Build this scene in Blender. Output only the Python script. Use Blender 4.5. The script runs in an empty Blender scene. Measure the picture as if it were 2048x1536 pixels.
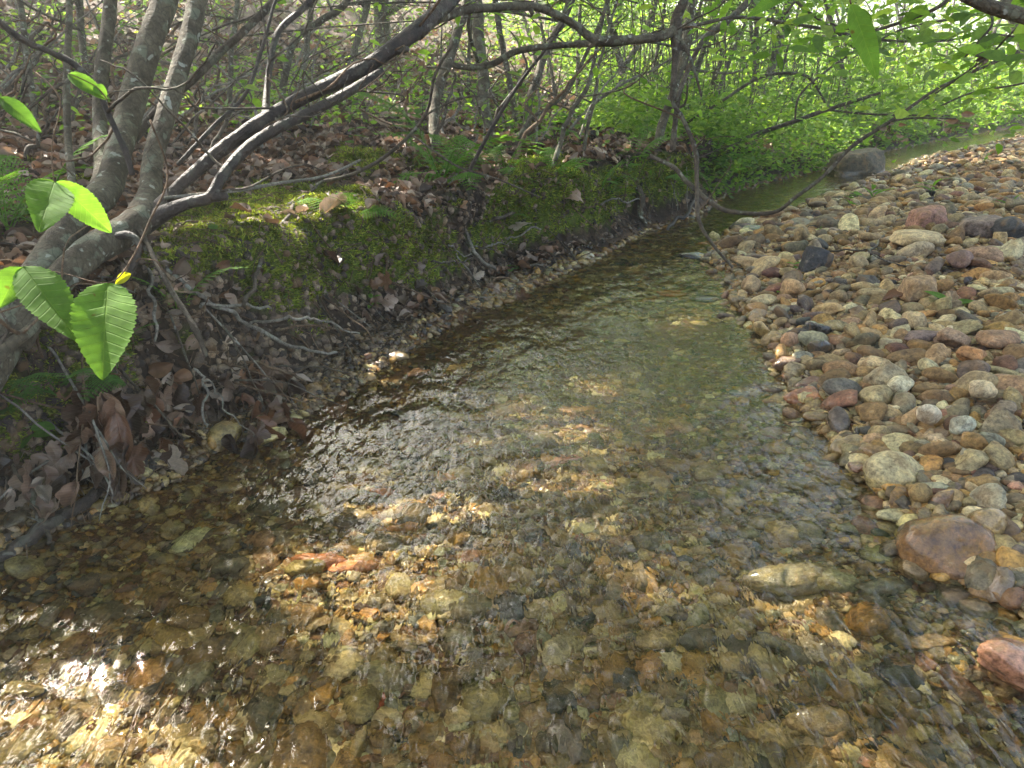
import bpy, math, os
import numpy as np
from mathutils import Vector, Matrix

# ------------------------------------------------------------------ camera, sky, sun, exposure
sc = bpy.context.scene
COL = sc.collection
PITCH = math.radians(23.7)
CAM_H = 0.70
FPX = 1450.0
cam_data = bpy.data.cameras.new('camera')
cam = bpy.data.objects.new('camera', cam_data)
COL.objects.link(cam)
cam.location = (0, 0, CAM_H)
cam.rotation_euler = (math.radians(90) - PITCH, 0, 0)
cam_data.sensor_width = 36.0
cam_data.lens = 36.0 * FPX / 2048.0
cam_data.clip_start = 0.02
cam_data.clip_end = 400
sc.camera = cam

SUN_EL, SUN_AZ = math.radians(43.5), math.radians(-40.5)      # azimuth from +Y, negative to the left
SUN = np.array([math.sin(SUN_AZ) * math.cos(SUN_EL), math.cos(SUN_AZ) * math.cos(SUN_EL), math.sin(SUN_EL)])
world = bpy.data.worlds.new('World')
sc.world = world
world.use_nodes = True
_wn = world.node_tree.nodes
_sky = _wn.new('ShaderNodeTexSky')
_sky.sky_type = 'NISHITA'
_sky.sun_disc = False
_sky.sun_elevation = SUN_EL
_sky.sun_rotation = SUN_AZ
_sky.air_density = 0.75
_sky.dust_density = 4.0
_sky.ozone_density = 0.6
world.node_tree.links.new(_sky.outputs[0], _wn['Background'].inputs[0])
_wn['Background'].inputs[1].default_value = 0.12
sun_data = bpy.data.lights.new('sun', 'SUN')
sun_data.energy = 5.0
sun_data.angle = math.radians(0.5)
sun_data.color = (1.0, 0.93, 0.82)
sun_data.cycles.is_caustics_light = True
sun = bpy.data.objects.new('sun', sun_data)
COL.objects.link(sun)
sun.rotation_euler = Vector(SUN).to_track_quat('Z', 'Y').to_euler()
sun.location = Vector(SUN) * 30
sc.view_settings.view_transform = 'Standard'
sc.view_settings.look = 'None'
sc.view_settings.gamma = 1
sc.view_settings.exposure = 2.8
sc.render.engine = 'CYCLES'
sc.cycles.use_denoising = True
sc.cycles.max_bounces = 8
sc.cycles.diffuse_bounces = 3
sc.cycles.glossy_bounces = 3
sc.cycles.transmission_bounces = 6
sc.cycles.transparent_max_bounces = 6
sc.cycles.sample_clamp_indirect = 10.0
sc.cycles.blur_glossy = 0.3

rng = np.random.default_rng(7)
PI = math.pi


# ------------------------------------------------------------------ pixel <-> world
CP, SP = math.cos(PITCH), math.sin(PITCH)

def ray(u, v):
    x = (np.asarray(u, float) - 1024) / FPX
    y = -(np.asarray(v, float) - 768) / FPX
    return np.stack([x, CP + y * SP, -SP + y * CP], -1)

def at(u, v, depth):
    """world point at photo pixel (u, v) and this depth along the view axis"""
    return np.array([0, 0, CAM_H]) + ray(u, v) * np.asarray(depth, float)[..., None]

def onz(u, v, z=0.0):
    d = ray(u, v)
    return np.array([0, 0, CAM_H]) + d * ((z - CAM_H) / d[..., 2])[..., None]

def proj(P, cz=CAM_H):
    P = np.asarray(P, float)
    y, z = P[..., 1], P[..., 2] - cz
    dep = y * CP - z * SP
    up = y * SP + z * CP
    dep = np.where(np.abs(dep) < 1e-6, 1e-6, dep)
    return 1024 + FPX * P[..., 0] / dep, 768 - FPX * up / dep, dep


# ------------------------------------------------------------------ noise
_perm = np.random.default_rng(3).permutation(512)
_perm = np.concatenate([_perm, _perm, _perm])
_gr = np.random.default_rng(4).normal(size=(512, 3))
_gr /= np.linalg.norm(_gr, axis=1)[:, None]

def perlin(x, y, z=0.0):
    x, y, z = np.broadcast_arrays(np.asarray(x, float), np.asarray(y, float), np.asarray(z, float))
    xi, yi, zi = np.floor(x).astype(int), np.floor(y).astype(int), np.floor(z).astype(int)
    xf, yf, zf = x - xi, y - yi, z - zi
    u, v, w = xf * xf * (3 - 2 * xf), yf * yf * (3 - 2 * yf), zf * zf * (3 - 2 * zf)
    out = 0
    for dx in (0, 1):
        for dy in (0, 1):
            for dz in (0, 1):
                h = _perm[(_perm[(_perm[(xi + dx) & 511] + yi + dy) & 511] + zi + dz) & 511]
                g = _gr[h]
                dot = g[..., 0] * (xf - dx) + g[..., 1] * (yf - dy) + g[..., 2] * (zf - dz)
                wt = (u if dx else 1 - u) * (v if dy else 1 - v) * (w if dz else 1 - w)
                out = out + dot * wt
    return out

def fbm(x, y, z=0.0, o=4):
    s, a, f = 0, 1.0, 1.0
    for _ in range(o):
        s = s + a * perlin(x * f + 7.3 * _, y * f - 3.1 * _, np.asarray(z) * f)
        a *= 0.5
        f *= 2.03
    return s

def sst(a, b, x):
    t = np.clip((x - a) / (b - a), 0, 1)
    return t * t * (3 - 2 * t)


# ------------------------------------------------------------------ the lie of the land
def pxline(L):
    return np.array([onz(u, v)[:2] for u, v in L])

LEFT = np.vstack([[(-2.4, -3.0), (-1.5, -0.6), (-1.0, 0.5)],
                  pxline([(0, 1120), (130, 1050), (330, 970), (430, 905), (560, 860), (720, 770), (830, 690), (960, 620),
                          (1060, 575), (1180, 525), (1300, 460), (1400, 430), (1450, 390), (1520, 368), (1640, 342),
                          (1700, 320), (1850, 288)]), [(8.4, 11.5), (14, 19), (22, 26)]])
RIGHT = np.vstack([[(1.5, -3.0), (1.0, -0.6), (0.80, 0.5)],
                   pxline([(2048, 1230), (1830, 1090), (1750, 980), (1650, 870), (1590, 800), (1560, 720), (1500, 640),
                           (1460, 600), (1455, 540), (1400, 520), (1480, 455), (1560, 430), (1650, 395), (1760, 352),
                           (1850, 318), (2048, 272)]), [(9.3, 10.3), (15, 16.5), (23, 23.5)]])

def sdist(x, y, L):
    """signed distance to a polyline, positive to its left"""
    best = np.full(np.shape(x), 1e9)
    sign = np.ones(np.shape(x))
    for a, b in zip(L[:-1], L[1:]):
        d = b - a
        ll = d @ d
        t = np.clip(((x - a[0]) * d[0] + (y - a[1]) * d[1]) / ll, 0, 1)
        dx, dy = x - a[0] - t * d[0], y - a[1] - t * d[1]
        q = dx * dx + dy * dy
        m = q < best
        best = np.where(m, q, best)
        sign = np.where(m, np.sign(d[0] * dy - d[1] * dx + 1e-12), sign)
    return np.sqrt(best) * sign

def land(x, y):
    """height, moss weight, distances to both water lines, streamward shift"""
    x, y = np.asarray(x, float), np.asarray(y, float)
    dl = sdist(x, y, LEFT)
    dr = -sdist(x, y, RIGHT)
    wob = 0.075 * fbm(x * 2.6, y * 2.6, 1.5, 3) + 0.030 * fbm(x * 11, y * 11, 5.5, 3)
    dlw = dl + wob * sst(0.0, 0.06, dl) 
    n1 = fbm(x * 1.1, y * 1.1, 0.2, 4)
    n2 = fbm(x * 6, y * 6, 3.3, 4)
    # left bank: narrow ledge, steep mossy face, flat top, then the hillside
    hb = 0.29 + 0.05 * np.clip((2.2 - y) / 1.4, 0, 1) + 0.05 * n1
    hb = hb * (1 - 0.7 * sst(4.2, 5.6, y))
    ledge = 0.025 * sst(0, 0.06, dlw)
    e0 = 0.07 + 0.07 * sst(1.3, 2.1, y) * (1 - sst(2.6, 3.2, y)) - 0.03 * sst(2.8, 3.4, y)
    face = hb * sst(e0, e0 + 0.23, dlw)
    top = 0.10 * sst(0.3, 1.6, dlw) * (1 + n1)
    hill = 0.19 * np.clip(dl - 2.0, 0, 60) + 0.08 * np.clip(dl - 6, 0, 14)
    fade = 1 - 0.75 * sst(1.0, 8.0, x)          # the hillside dies out to the right
    zl = ledge + face + top + hill * fade + 0.035 * n2 * sst(0.1, 0.35, dlw) + 0.02 * fbm(x * 19, y * 19, 2.2, 3) * sst(0.04, 0.2, dlw)
    # right gravel bar and floor behind it
    zr = 0.012 * sst(0, 0.05, dr) + (0.17 - 0.11 * sst(2.6, 4.6, y)) * (1 - np.exp(-np.clip(dr, 0, 99) / 0.95)) + 0.01 * np.clip(dr - 3, 0, 50) \
        + 0.035 * n1 * sst(0.1, 0.6, dr) + 0.012 * fbm(x * 4.2, y * 4.2, 6.6, 2) * sst(0.1, 0.4, dr) + 0.006 * n2 * sst(0, .2, dr)
    # bed
    dd = np.minimum(-dl, -dr)
    zb = -0.085 * sst(0.0, 0.34, -dr) * sst(0, 0.12, -dl) - 0.012 + 0.012 * n2 + 0.015 * n1
    z = np.where(dl > 0, zl, np.where(dr > 0, zr, np.minimum(zb, -0.004 - 0.02 * np.clip(dd, 0, 1))))
    shift = np.where(dl > 0, 0.085 * sst(0.10, 0.30, z) * (1 - sst(0.30, 0.8, dl)) * (0.4 + 1.2 * sst(-0.2, 0.3, n1)), 0)
    # undercut hollow at the bend
    return z, dl, dr, shift, n1, n2

def _shiftdir(x, y):
    e = 0.02
    gx = sdist(x + e, y, LEFT) - sdist(x - e, y, LEFT)
    gy = sdist(x, y + e, LEFT) - sdist(x, y - e, LEFT)
    n = np.sqrt(gx * gx + gy * gy) + 1e-9
    return -gx / n, -gy / n

def surf(x, y):
    z, dl, dr, sh, n1, n2 = land(x, y)
    sx, sy = _shiftdir(x, y)
    return np.stack([x + sx * sh, y + sy * sh, z], -1)

def surfn(x, y, e=0.012):
    P = surf(x, y)
    a = surf(x + e, y) - P
    b = surf(x, y + e) - P
    n = np.cross(a, b)
    n /= np.linalg.norm(n, axis=-1)[..., None] + 1e-12
    return P, n

MOSS_PX = [(450, 470, 150, 75), (700, 500, 190, 70), (880, 540, 60, 40), (620, 400, 110, 30), (1060, 420, 90, 60),
           (1160, 400, 70, 50), (1080, 330, 60, 25), (980, 470, 45, 30), (1330, 350, 60, 40), (720, 320, 60, 22), (560, 560, 80, 50),
           (60, 850, 90, 50), (150, 700, 90, 50), (1210, 380, 60, 40), (1480, 330, 60, 15), (880, 345, 40, 15)]

def mossw(P, nz=None):
    u, v, d = proj(P)
    w = np.zeros(u.shape)
    for a, b, c, e in MOSS_PX:
        w = np.maximum(w, 1.25 - ((u - a) / c) ** 2 * 0.75 - ((v - b) / e) ** 2 * 0.75)
    w = w + 0.38 + 0.75 * fbm(P[..., 0] * 9, P[..., 1] * 9, P[..., 2] * 9, 4)
    w = np.where(P[..., 2] < 0.07, 0, w)
    return sst(0.45, 0.8, w)


# ------------------------------------------------------------------ mesh helpers
def tagobj(o, label=None, cat=None, group=None, kind=None):
    if label: o['label'] = label
    if cat: o['category'] = cat
    if group: o['group'] = group
    if kind: o['kind'] = kind
    return o

def link(o, parent=None):
    COL.objects.link(o)
    if parent is not None:
        o.parent = parent
    return o

def mkmesh(name, V, Fs, mat=None, col=None, uv=None, smooth=True):
    """Fs: one face array (m,k) or a list of them"""
    if not isinstance(Fs, (list, tuple)):
        Fs = [Fs]
    Fs = [np.asarray(F) for F in Fs if len(F)]
    me = bpy.data.meshes.new(name)
    V = np.asarray(V, np.float32)
    me.vertices.add(len(V))
    me.vertices.foreach_set('co', V.ravel())
    idx = np.concatenate([F.ravel() for F in Fs]).astype(np.int32)
    tot = np.concatenate([np.full(len(F), F.shape[1], np.int32) for F in Fs])
    start = np.concatenate([[0], np.cumsum(tot)[:-1]]).astype(np.int32)
    me.loops.add(len(idx))
    me.loops.foreach_set('vertex_index', idx)
    me.polygons.add(len(tot))
    me.polygons.foreach_set('loop_start', start)
    me.polygons.foreach_set('loop_total', tot)
    if smooth:
        me.polygons.foreach_set('use_smooth', np.ones(len(tot), bool))
    if col is not None:
        a = me.color_attributes.new('col', 'FLOAT_COLOR', 'POINT')
        c = np.ones((len(V), 4), np.float32)
        c[:, :col.shape[1]] = col
        a.data.foreach_set('color', c.ravel())
    if uv is not None:
        a = me.attributes.new('leafuv', 'FLOAT_VECTOR', 'POINT')
        c = np.zeros((len(V), 3), np.float32)
        c[:, :2] = uv
        a.data.foreach_set('vector', c.ravel())
    me.update(calc_edges=True)
    me.validate()
    if mat is not None:
        me.materials.append(mat)
    return me

def mkobj(name, me, parent=None, **k):
    o = bpy.data.objects.new(name, me)
    link(o, parent)
    return tagobj(o, **k) if k else o

def empty(name, loc=(0, 0, 0), **k):
    o = bpy.data.objects.new(name, None)
    o.empty_display_size = 0.05
    o.location = loc
    link(o)
    return tagobj(o, **k)

def frames(n, head):
    """rotation matrices whose z is n and whose x is near heading angle(s)"""
    n = np.asarray(n, float)
    n = n / (np.linalg.norm(n, axis=-1)[..., None] + 1e-12)
    h = np.stack([np.cos(head), np.sin(head), np.zeros_like(head)], -1)
    y = np.cross(n, h)
    ly = np.linalg.norm(y, axis=-1)[..., None]
    y = np.where(ly < 1e-4, np.array([0, 1.0, 0]), y / (ly + 1e-12))
    x = np.cross(y, n)
    return np.stack([x, y, n], -1)          # columns

def scatter(T, F, pos, R, S, col=None, uv=None):
    """stamp template T (k,3) with faces F at pos (n,3), R (n,3,3), S (n,) or (n,3)"""
    pos = np.asarray(pos)
    n, k = len(pos), len(T)
    S = np.asarray(S)
    if S.ndim == 1:
        S = np.repeat(S[:, None], 3, 1)
    L = T[None] * S[:, None, :]
    V = np.einsum('nij,nkj->nki', R, L) + pos[:, None]
    FF = (np.asarray(F)[None] + (np.arange(n) * k)[:, None, None]).reshape(-1, np.asarray(F).shape[1])
    C = None if col is None else np.repeat(col, k, 0)
    U = None if uv is None else np.tile(uv, (n, 1))
    return V.reshape(-1, 3), FF, C, U

class Bag:
    """collects pieces, builds one mesh"""
    def __init__(s):
        s.V, s.F, s.C, s.U, s.n = [], {}, [], [], 0
    def add(s, V, F, C=None, U=None):
        F = np.asarray(F)
        s.V.append(V)
        s.F.setdefault(F.shape[1], []).append(F + s.n)
        s.n += len(V)
        if C is not None: s.C.append(C)
        if U is not None: s.U.append(U)
    def mesh(s, name, mat, smooth=True):
        return mkmesh(name, np.concatenate(s.V), [np.concatenate(f) for f in s.F.values()], mat,
                      np.concatenate(s.C) if s.C else None, np.concatenate(s.U) if s.U else None, smooth)

def smooth_path(P, R, sub=6, jit=0.0, seed=0):
    P, R = np.asarray(P, float), np.asarray(R, float)
    n = len(P)
    if n < 3:
        sub = max(sub, 4)
    Q, rr = [], []
    for i in range(n - 1):
        p0, p1, p2, p3 = P[max(i - 1, 0)], P[i], P[i + 1], P[min(i + 2, n - 1)]
        for t in np.arange(sub) / sub:
            Q.append(0.5 * ((2 * p1) + (-p0 + p2) * t + (2 * p0 - 5 * p1 + 4 * p2 - p3) * t * t + (-p0 + 3 * p1 - 3 * p2 + p3) * t ** 3))
            rr.append(R[i] * (1 - t) + R[i + 1] * t)
    Q.append(P[-1]); rr.append(R[-1])
    Q, rr = np.array(Q), np.array(rr)
    if jit:
        r2 = np.random.default_rng(seed)
        j = r2.normal(size=Q.shape) * jit
        j[0] = 0
        Q = Q + (j + np.roll(j, 1, 0)) * 0.5
    return Q, rr

def tube(P, R, sides=8, lump=0.0, seed=0, cap=True):
    P, R = np.asarray(P, float), np.asarray(R, float)
    n = len(P)
    T = np.gradient(P, axis=0)
    T /= np.linalg.norm(T, axis=1)[:, None] + 1e-12
    ref = np.array([0.13, 0.3, 1.0])
    if abs(T[0] @ ref) > 0.95 * np.linalg.norm(ref):
        ref = np.array([1.0, 0.2, 0.1])
    A = np.zeros_like(P)
    a = np.cross(T[0], ref)
    a /= np.linalg.norm(a)
    for i in range(n):
        a = a - T[i] * (a @ T[i])
        a /= np.linalg.norm(a) + 1e-12
        A[i] = a
    B = np.cross(T, A)
    th = np.linspace(0, 2 * PI, sides, endpoint=False)
    rad = np.repeat(R[:, None], sides, 1)
    if lump:
        s = np.cumsum(np.r_[0, np.linalg.norm(np.diff(P, axis=0), axis=1)])
        rm = max(R.mean(), 1e-4)
        rad = rad * (1 + lump * fbm(s[:, None] / (rm * 6) + seed * 3.7, np.cos(th)[None] * 0.8 + seed, np.sin(th)[None] * 0.8, 3)
                     + lump * 0.6 * fbm(s[:, None] / (rm * 1.6) + seed, np.cos(th)[None] * 1.6, np.sin(th)[None] * 1.6, 2))
    V = P[:, None] + rad[..., None] * (np.cos(th)[None, :, None] * A[:, None] + np.sin(th)[None, :, None] * B[:, None])
    V = V.reshape(-1, 3)
    i = np.arange(n * sides).reshape(n, sides)
    F = np.stack([i[:-1], np.roll(i[:-1], -1, 1), np.roll(i[1:], -1, 1), i[1:]], -1).reshape(-1, 4)
    if cap:
        V = np.vstack([V, P[0] - T[0] * R[0] * .3, P[-1] + T[-1] * R[-1] * 0.5])
        c0, c1 = len(V) - 2, len(V) - 1
        F0 = np.stack([np.roll(i[0], -1), i[0], np.full(sides, c0), np.full(sides, c0)], -1)[:, :3]
        F1 = np.stack([i[-1], np.roll(i[-1], -1), np.full(sides, c1)], -1)
        return V, F, np.vstack([F0, F1])
    return V, F, np.zeros((0, 3), int)

def addtube(bag, P, R, sides=8, lump=0.0, seed=0):
    V, F, F3 = tube(P, R, sides, lump, seed)
    n = bag.n
    bag.add(V, F)
    if len(F3):
        bag.F.setdefault(3, []).append(F3 + n)

def pxpath(L, z=None):
    """[(u, v, depth, radius in photo px)] -> points, radii in metres"""
    L = np.array(L, float)
    return at(L[:, 0], L[:, 1], L[:, 2]), L[:, 3] * L[:, 2] / FPX


# ------------------------------------------------------------------ materials
def newmat(name):
    m = bpy.data.materials.new(name)
    m.use_nodes = True
    t = m.node_tree
    t.nodes.clear()
    return m, t

class N:
    """tiny node builder"""
    def __init__(s, t): s.t = t
    def __call__(s, kind, inp=None, **attr):
        n = s.t.nodes.new(kind)
        for k, v in attr.items(): setattr(n, k, v)
        for k, v in (inp or {}).items():
            if isinstance(v, bpy.types.NodeSocket): s.t.links.new(v, n.inputs[k])
            else: n.inputs[k].default_value = v
        return n
    def math(s, op, a, b=0.0, c=None, clamp=False):
        n = s('ShaderNodeMath', {0: a, 1: b}, operation=op, use_clamp=clamp)
        if c is not None:
            if isinstance(c, bpy.types.NodeSocket): s.t.links.new(c, n.inputs[2])
            else: n.inputs[2].default_value = c
        return n.outputs[0]
    def mix(s, f, a, b, mode='MIX'):
        n = s('ShaderNodeMix', data_type='RGBA', blend_type=mode)
        for k, v in ((0, f), (6, a), (7, b)):
            if isinstance(v, bpy.types.NodeSocket): s.t.links.new(v, n.inputs[k])
            elif k == 0: n.inputs[k].default_value = v
            else: n.inputs[k].default_value = (*v, 1) if len(v) == 3 else v
        return n.outputs[2]
    def noise(s, scale, detail=4, rough=0.55, vec=None, dist=0.0):
        n = s('ShaderNodeTexNoise', {'Scale': scale, 'Detail': detail, 'Roughness': rough, 'Distortion': dist})
        if vec is not None: s.t.links.new(vec, n.inputs['Vector'])
        return n
    def ramp(s, f, stops):
        n = s('ShaderNodeValToRGB')
        s.t.links.new(f, n.inputs[0])
        e = n.color_ramp.elements
        while len(e) < len(stops): e.new(0.5)
        for q, (p, c) in zip(e, stops):
            q.position = p
            q.color = (*c, 1) if len(c) == 3 else c
        return n.outputs[0]
    def sstep(s, x, a, b):
        n = s('ShaderNodeMapRange', {'Value': x, 'From Min': a, 'From Max': b}, interpolation_type='SMOOTHSTEP')
        return n.outputs[0]
    def out(s, sh):
        o = s('ShaderNodeOutputMaterial')
        s.t.links.new(sh, o.inputs[0])

def bsdf(n, col, rough=0.8, spec=0.4, normal=None, **k):
    d = {'Base Color': col, 'Roughness': rough, 'Specular IOR Level': spec}
    if normal is not None: d['Normal'] = normal
    d.update(k)
    return n('ShaderNodeBsdfPrincipled', d)

def stone_material(name, use_object_color, always_wet=0.0, coat=0.6):
    m, t = newmat(name)
    n = N(t)
    geo = n('ShaderNodeNewGeometry')
    pos = geo.outputs['Position']
    if use_object_color:
        oi = n('ShaderNodeObjectInfo')
        base = oi.outputs['Color']
        tc = n('ShaderNodeTexCoord').outputs['Object']
        vec = n('ShaderNodeVectorMath', {0: tc, 1: oi.outputs['Location']}, operation='ADD').outputs[0]
        sc_ = 1.0
    else:
        base = n('ShaderNodeAttribute', attribute_name='col').outputs['Color']
        vec = pos
        sc_ = 1.0
    n1 = n.noise(38 * sc_, 6, 0.65, pos)
    n2 = n.noise(150 * sc_, 5, 0.7, pos)
    n3 = n.noise(14, 3, 0.5, pos, 1.2)
    f1 = n.ramp(n1.outputs[0], [(0.30, (0.38, 0.33, 0.28)), (0.50, (1, 1, 1)), (0.70, (1.6, 1.5, 1.3))])
    c = n.mix(1.0, base, f1, 'MULTIPLY')
    f2 = n.ramp(n2.outputs[0], [(0.34, (0.40, 0.38, 0.35)), (0.5, (1.0, 1.0, 1.0)), (0.66, (1.45, 1.42, 1.35))])
    c = n.mix(0.8, c, f2, 'MULTIPLY')
    # iron staining and pale crust
    c = n.mix(n.math('MULTIPLY', n.sstep(n3.outputs[0], 0.5, 0.66), 0.35), c, (0.27, 0.15, 0.05))
    c = n.mix(n.math('MULTIPLY', n.sstep(n1.outputs[0], 0.60, 0.7), 0.35), c, (0.42, 0.36, 0.26))
    # veins / cracks
    vo = n('ShaderNodeTexVoronoi', {'Scale': 26.0, 'Vector': n.mix(0.08, pos, n1.outputs['Color'], 'ADD')}, feature='DISTANCE_TO_EDGE')
    c = n.mix(n.math('MULTIPLY', n.sstep(vo.outputs['Distance'], 0.03, 0.0), 0.35), c, (0.07, 0.045, 0.03))
    # wet within a couple of centimetres of the water
    z = n('ShaderNodeSeparateXYZ', {0: pos}).outputs[2]
    zz = n.math('ADD', z, n.math('MULTIPLY', n3.outputs[0], -0.03))
    wet = n.math('MAXIMUM', n.sstep(zz, 0.034, 0.008), always_wet)
    c = n.mix(wet, c, n.mix(1.0, c, (0.86, 0.82, 0.66), 'MULTIPLY'))
    rough = n.math('MULTIPLY_ADD', wet, -0.67, 0.80)
    h = n.math('ADD', n.math('MULTIPLY', n1.outputs[0], 0.9), n.math('MULTIPLY', n2.outputs[0], 0.35))
    bm = n('ShaderNodeBump', {'Strength': 1.0, 'Distance': 0.007, 'Height': h})
    b = bsdf(n, c, rough, 0.5, bm.outputs[0], **{'Coat Weight': n.math('MULTIPLY', wet, coat), 'Coat Roughness': 0.1})
    n.out(b.outputs[0])
    return m

M_STONE = stone_material('stone', True)
M_GRAVEL = stone_material('gravel_stone', False, 0.0, 0.12)
M_STONE_WET = stone_material('stone_wet', True, 1.0)

def ground_material():
    m, t = newmat('soil')
    n = N(t)
    pos = n('ShaderNodeNewGeometry').outputs['Position']
    at_ = n('ShaderNodeAttribute', attribute_name='col')
    sep = n('ShaderNodeSeparateColor', {0: at_.outputs['Color']})
    moss, gravel, litter = sep.outputs[0], sep.outputs[1], sep.outputs[2]
    n1 = n.noise(9, 8, 0.65, pos)
    n2 = n.noise(60, 6, 0.7, pos)
    n3 = n.noise(230, 4, 0.7, pos)
    soil = n.ramp(n1.outputs[0], [(0.3, (0.018, 0.012, 0.008)), (0.55, (0.045, 0.03, 0.019)), (0.75, (0.09, 0.062, 0.04))])
    soil = n.mix(1.0, soil, n.ramp(n2.outputs[0], [(0.3, (0.4, 0.4, 0.4)), (0.7, (1.7, 1.6, 1.5))]), 'MULTIPLY')
    lit = n.ramp(n2.outputs[0], [(0.3, (0.03, 0.02, 0.013)), (0.5, (0.085, 0.055, 0.036)), (0.7, (0.19, 0.13, 0.09))])
    sand = n.ramp(n3.outputs[0], [(0.3, (0.09, 0.05, 0.022)), (0.5, (0.22, 0.135, 0.065)), (0.7, (0.42, 0.29, 0.17))])
    sand = n.mix(1.0, sand, n.ramp(n2.outputs[0], [(0.3, (0.5, 0.45, 0.4)), (0.65, (1.2, 1.15, 1.1))]), 'MULTIPLY')
    grn = n.ramp(n2.outputs[0], [(0.32, (0.03, 0.045, 0.007)), (0.52, (0.09, 0.125, 0.016)), (0.72, (0.17, 0.21, 0.032))])
    grn = n.mix(1.0, grn, n.ramp(n3.outputs[0], [(0.3, (0.55, 0.55, 0.5)), (0.7, (1.5, 1.45, 1.2))]), 'MULTIPLY')
    c = n.mix(litter, soil, lit)
    c = n.mix(gravel, c, sand)
    c = n.mix(moss, c, grn)
    z = n('ShaderNodeSeparateXYZ', {0: pos}).outputs[2]
    wet = n.sstep(z, 0.05, 0.0)
    c = n.mix(wet, c, n.mix(1.0, c, (0.6, 0.5, 0.4), 'MULTIPLY'))
    h = n.math('ADD', n.math('MULTIPLY', n2.outputs[0], 1.0), n.math('MULTIPLY', n3.outputs[0], 0.35))
    bm = n('ShaderNodeBump', {'Strength': 1.0, 'Distance': 0.012, 'Height': h})
    b = bsdf(n, c, n.math('MULTIPLY_ADD', wet, -0.4, 0.9), 0.3, bm.outputs[0])
    n.out(b.outputs[0])
    return m

def leaf_material(name, trans=0.5, rough=0.45, veins=False, objcol=False, spec=0.35, warm=(1.3, 1.35, 0.6)):
    m, t = newmat(name)
    n = N(t)
    geo = n('ShaderNodeNewGeometry')
    pos = geo.outputs['Position']
    if objcol: c = n('ShaderNodeObjectInfo').outputs['Color']
    else: c = n('ShaderNodeAttribute', attribute_name='col').outputs['Color']
    n1 = n.noise(70, 4, 0.6, pos)
    c = n.mix(0.7, c, n.ramp(n1.outputs[0], [(0.3, (0.65, 0.65, 0.65)), (0.7, (1.3, 1.3, 1.3))]), 'MULTIPLY')
    normal = None
    if veins:
        uv = n('ShaderNodeAttribute', attribute_name='leafuv').outputs['Vector']
        s = n('ShaderNodeSeparateXYZ', {0: uv})
        au = n.math('ABSOLUTE', s.outputs[1])
        ph = n.math('SUBTRACT', s.outputs[0], n.math('MULTIPLY', au, 0.55))
        w = n.math('ABSOLUTE', n.math('SUBTRACT', n.math('FRACT', n.math('MULTIPLY', ph, 11.0)), 0.5))
        v1 = n.sstep(w, 0.40, 0.5)
        v2 = n.sstep(au, 0.014, 0.0)
        vv = n.math('MAXIMUM', n.math('MULTIPLY', v1, 0.7), v2)
        c = n.mix(n.math('MULTIPLY', vv, 0.4), c, n.mix(1.0, c, (1.9, 1.6, 1.7), 'MULTIPLY'))
        sp = n.noise(55, 2, 0.5, pos)
        c = n.mix(n.math('MULTIPLY', n.sstep(sp.outputs[0], 0.70, 0.74), 0.8), c, (0.12, 0.06, 0.02))
        bm = n('ShaderNodeBump', {'Strength': 0.6, 'Distance': 0.002, 'Height': n.math('MULTIPLY', vv, -1.0)})
        normal = bm.outputs[0]
    b = bsdf(n, c, rough, spec, normal)
    tr = n('ShaderNodeBsdfTranslucent', {'Color': n.mix(1.0, c, warm, 'MULTIPLY')})
    mx = n('ShaderNodeMixShader', {0: trans, 1: b.outputs[0], 2: tr.outputs[0]})
    n.out(mx.outputs[0])
    return m

def bark_material(name, a, b_, lichen=0.3, wetness=0.0):
    m, t = newmat(name)
    n = N(t)
    pos = n('ShaderNodeNewGeometry').outputs['Position']
    n1 = n.noise(16, 6, 0.6, pos, 0.6)
    n2 = n.noise(90, 5, 0.65, pos)
    n3 = n.noise(260, 3, 0.6, pos)
    c = n.mix(n.sstep(n1.outputs[0], 0.35, 0.65), a, b_)
    c = n.mix(1.0, c, n.ramp(n2.outputs[0], [(0.3, (0.55, 0.53, 0.5)), (0.7, (1.4, 1.38, 1.35))]), 'MULTIPLY')
    n4 = n.noise(28, 3, 0.5, pos, 0.3)
    c = n.mix(n.math('MULTIPLY', n.sstep(n4.outputs[0], 0.56, 0.62), lichen), c, (0.20, 0.22, 0.15))
    wv = n('ShaderNodeTexVoronoi', {'Scale': 55.0, 'Vector': n('ShaderNodeMapping', {'Vector': pos, 'Scale': (1, 1, .35)}).outputs[0]}, feature='DISTANCE_TO_EDGE')
    c = n.mix(n.math('MULTIPLY', n.sstep(wv.outputs['Distance'], 0.06, 0.0), 0.45), c, (0.02, 0.015, 0.01))
    n5 = n.noise(45, 2, 0.4, pos)
    c = n.mix(n.math('MULTIPLY', n.sstep(n5.outputs[0], 0.66, 0.70), lichen * 1.6), c, (0.33, 0.34, 0.28))
    h = n.math('ADD', n.math('MULTIPLY', n2.outputs[0], 1.0), n.math('MULTIPLY', n3.outputs[0], 0.4))
    bm = n('ShaderNodeBump', {'Strength': 1.0, 'Distance': 0.007, 'Height': h})
    b = bsdf(n, c, 0.85 - 0.45 * wetness, 0.35 + .2 * wetness, bm.outputs[0])
    n.out(b.outputs[0])
    return m

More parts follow.
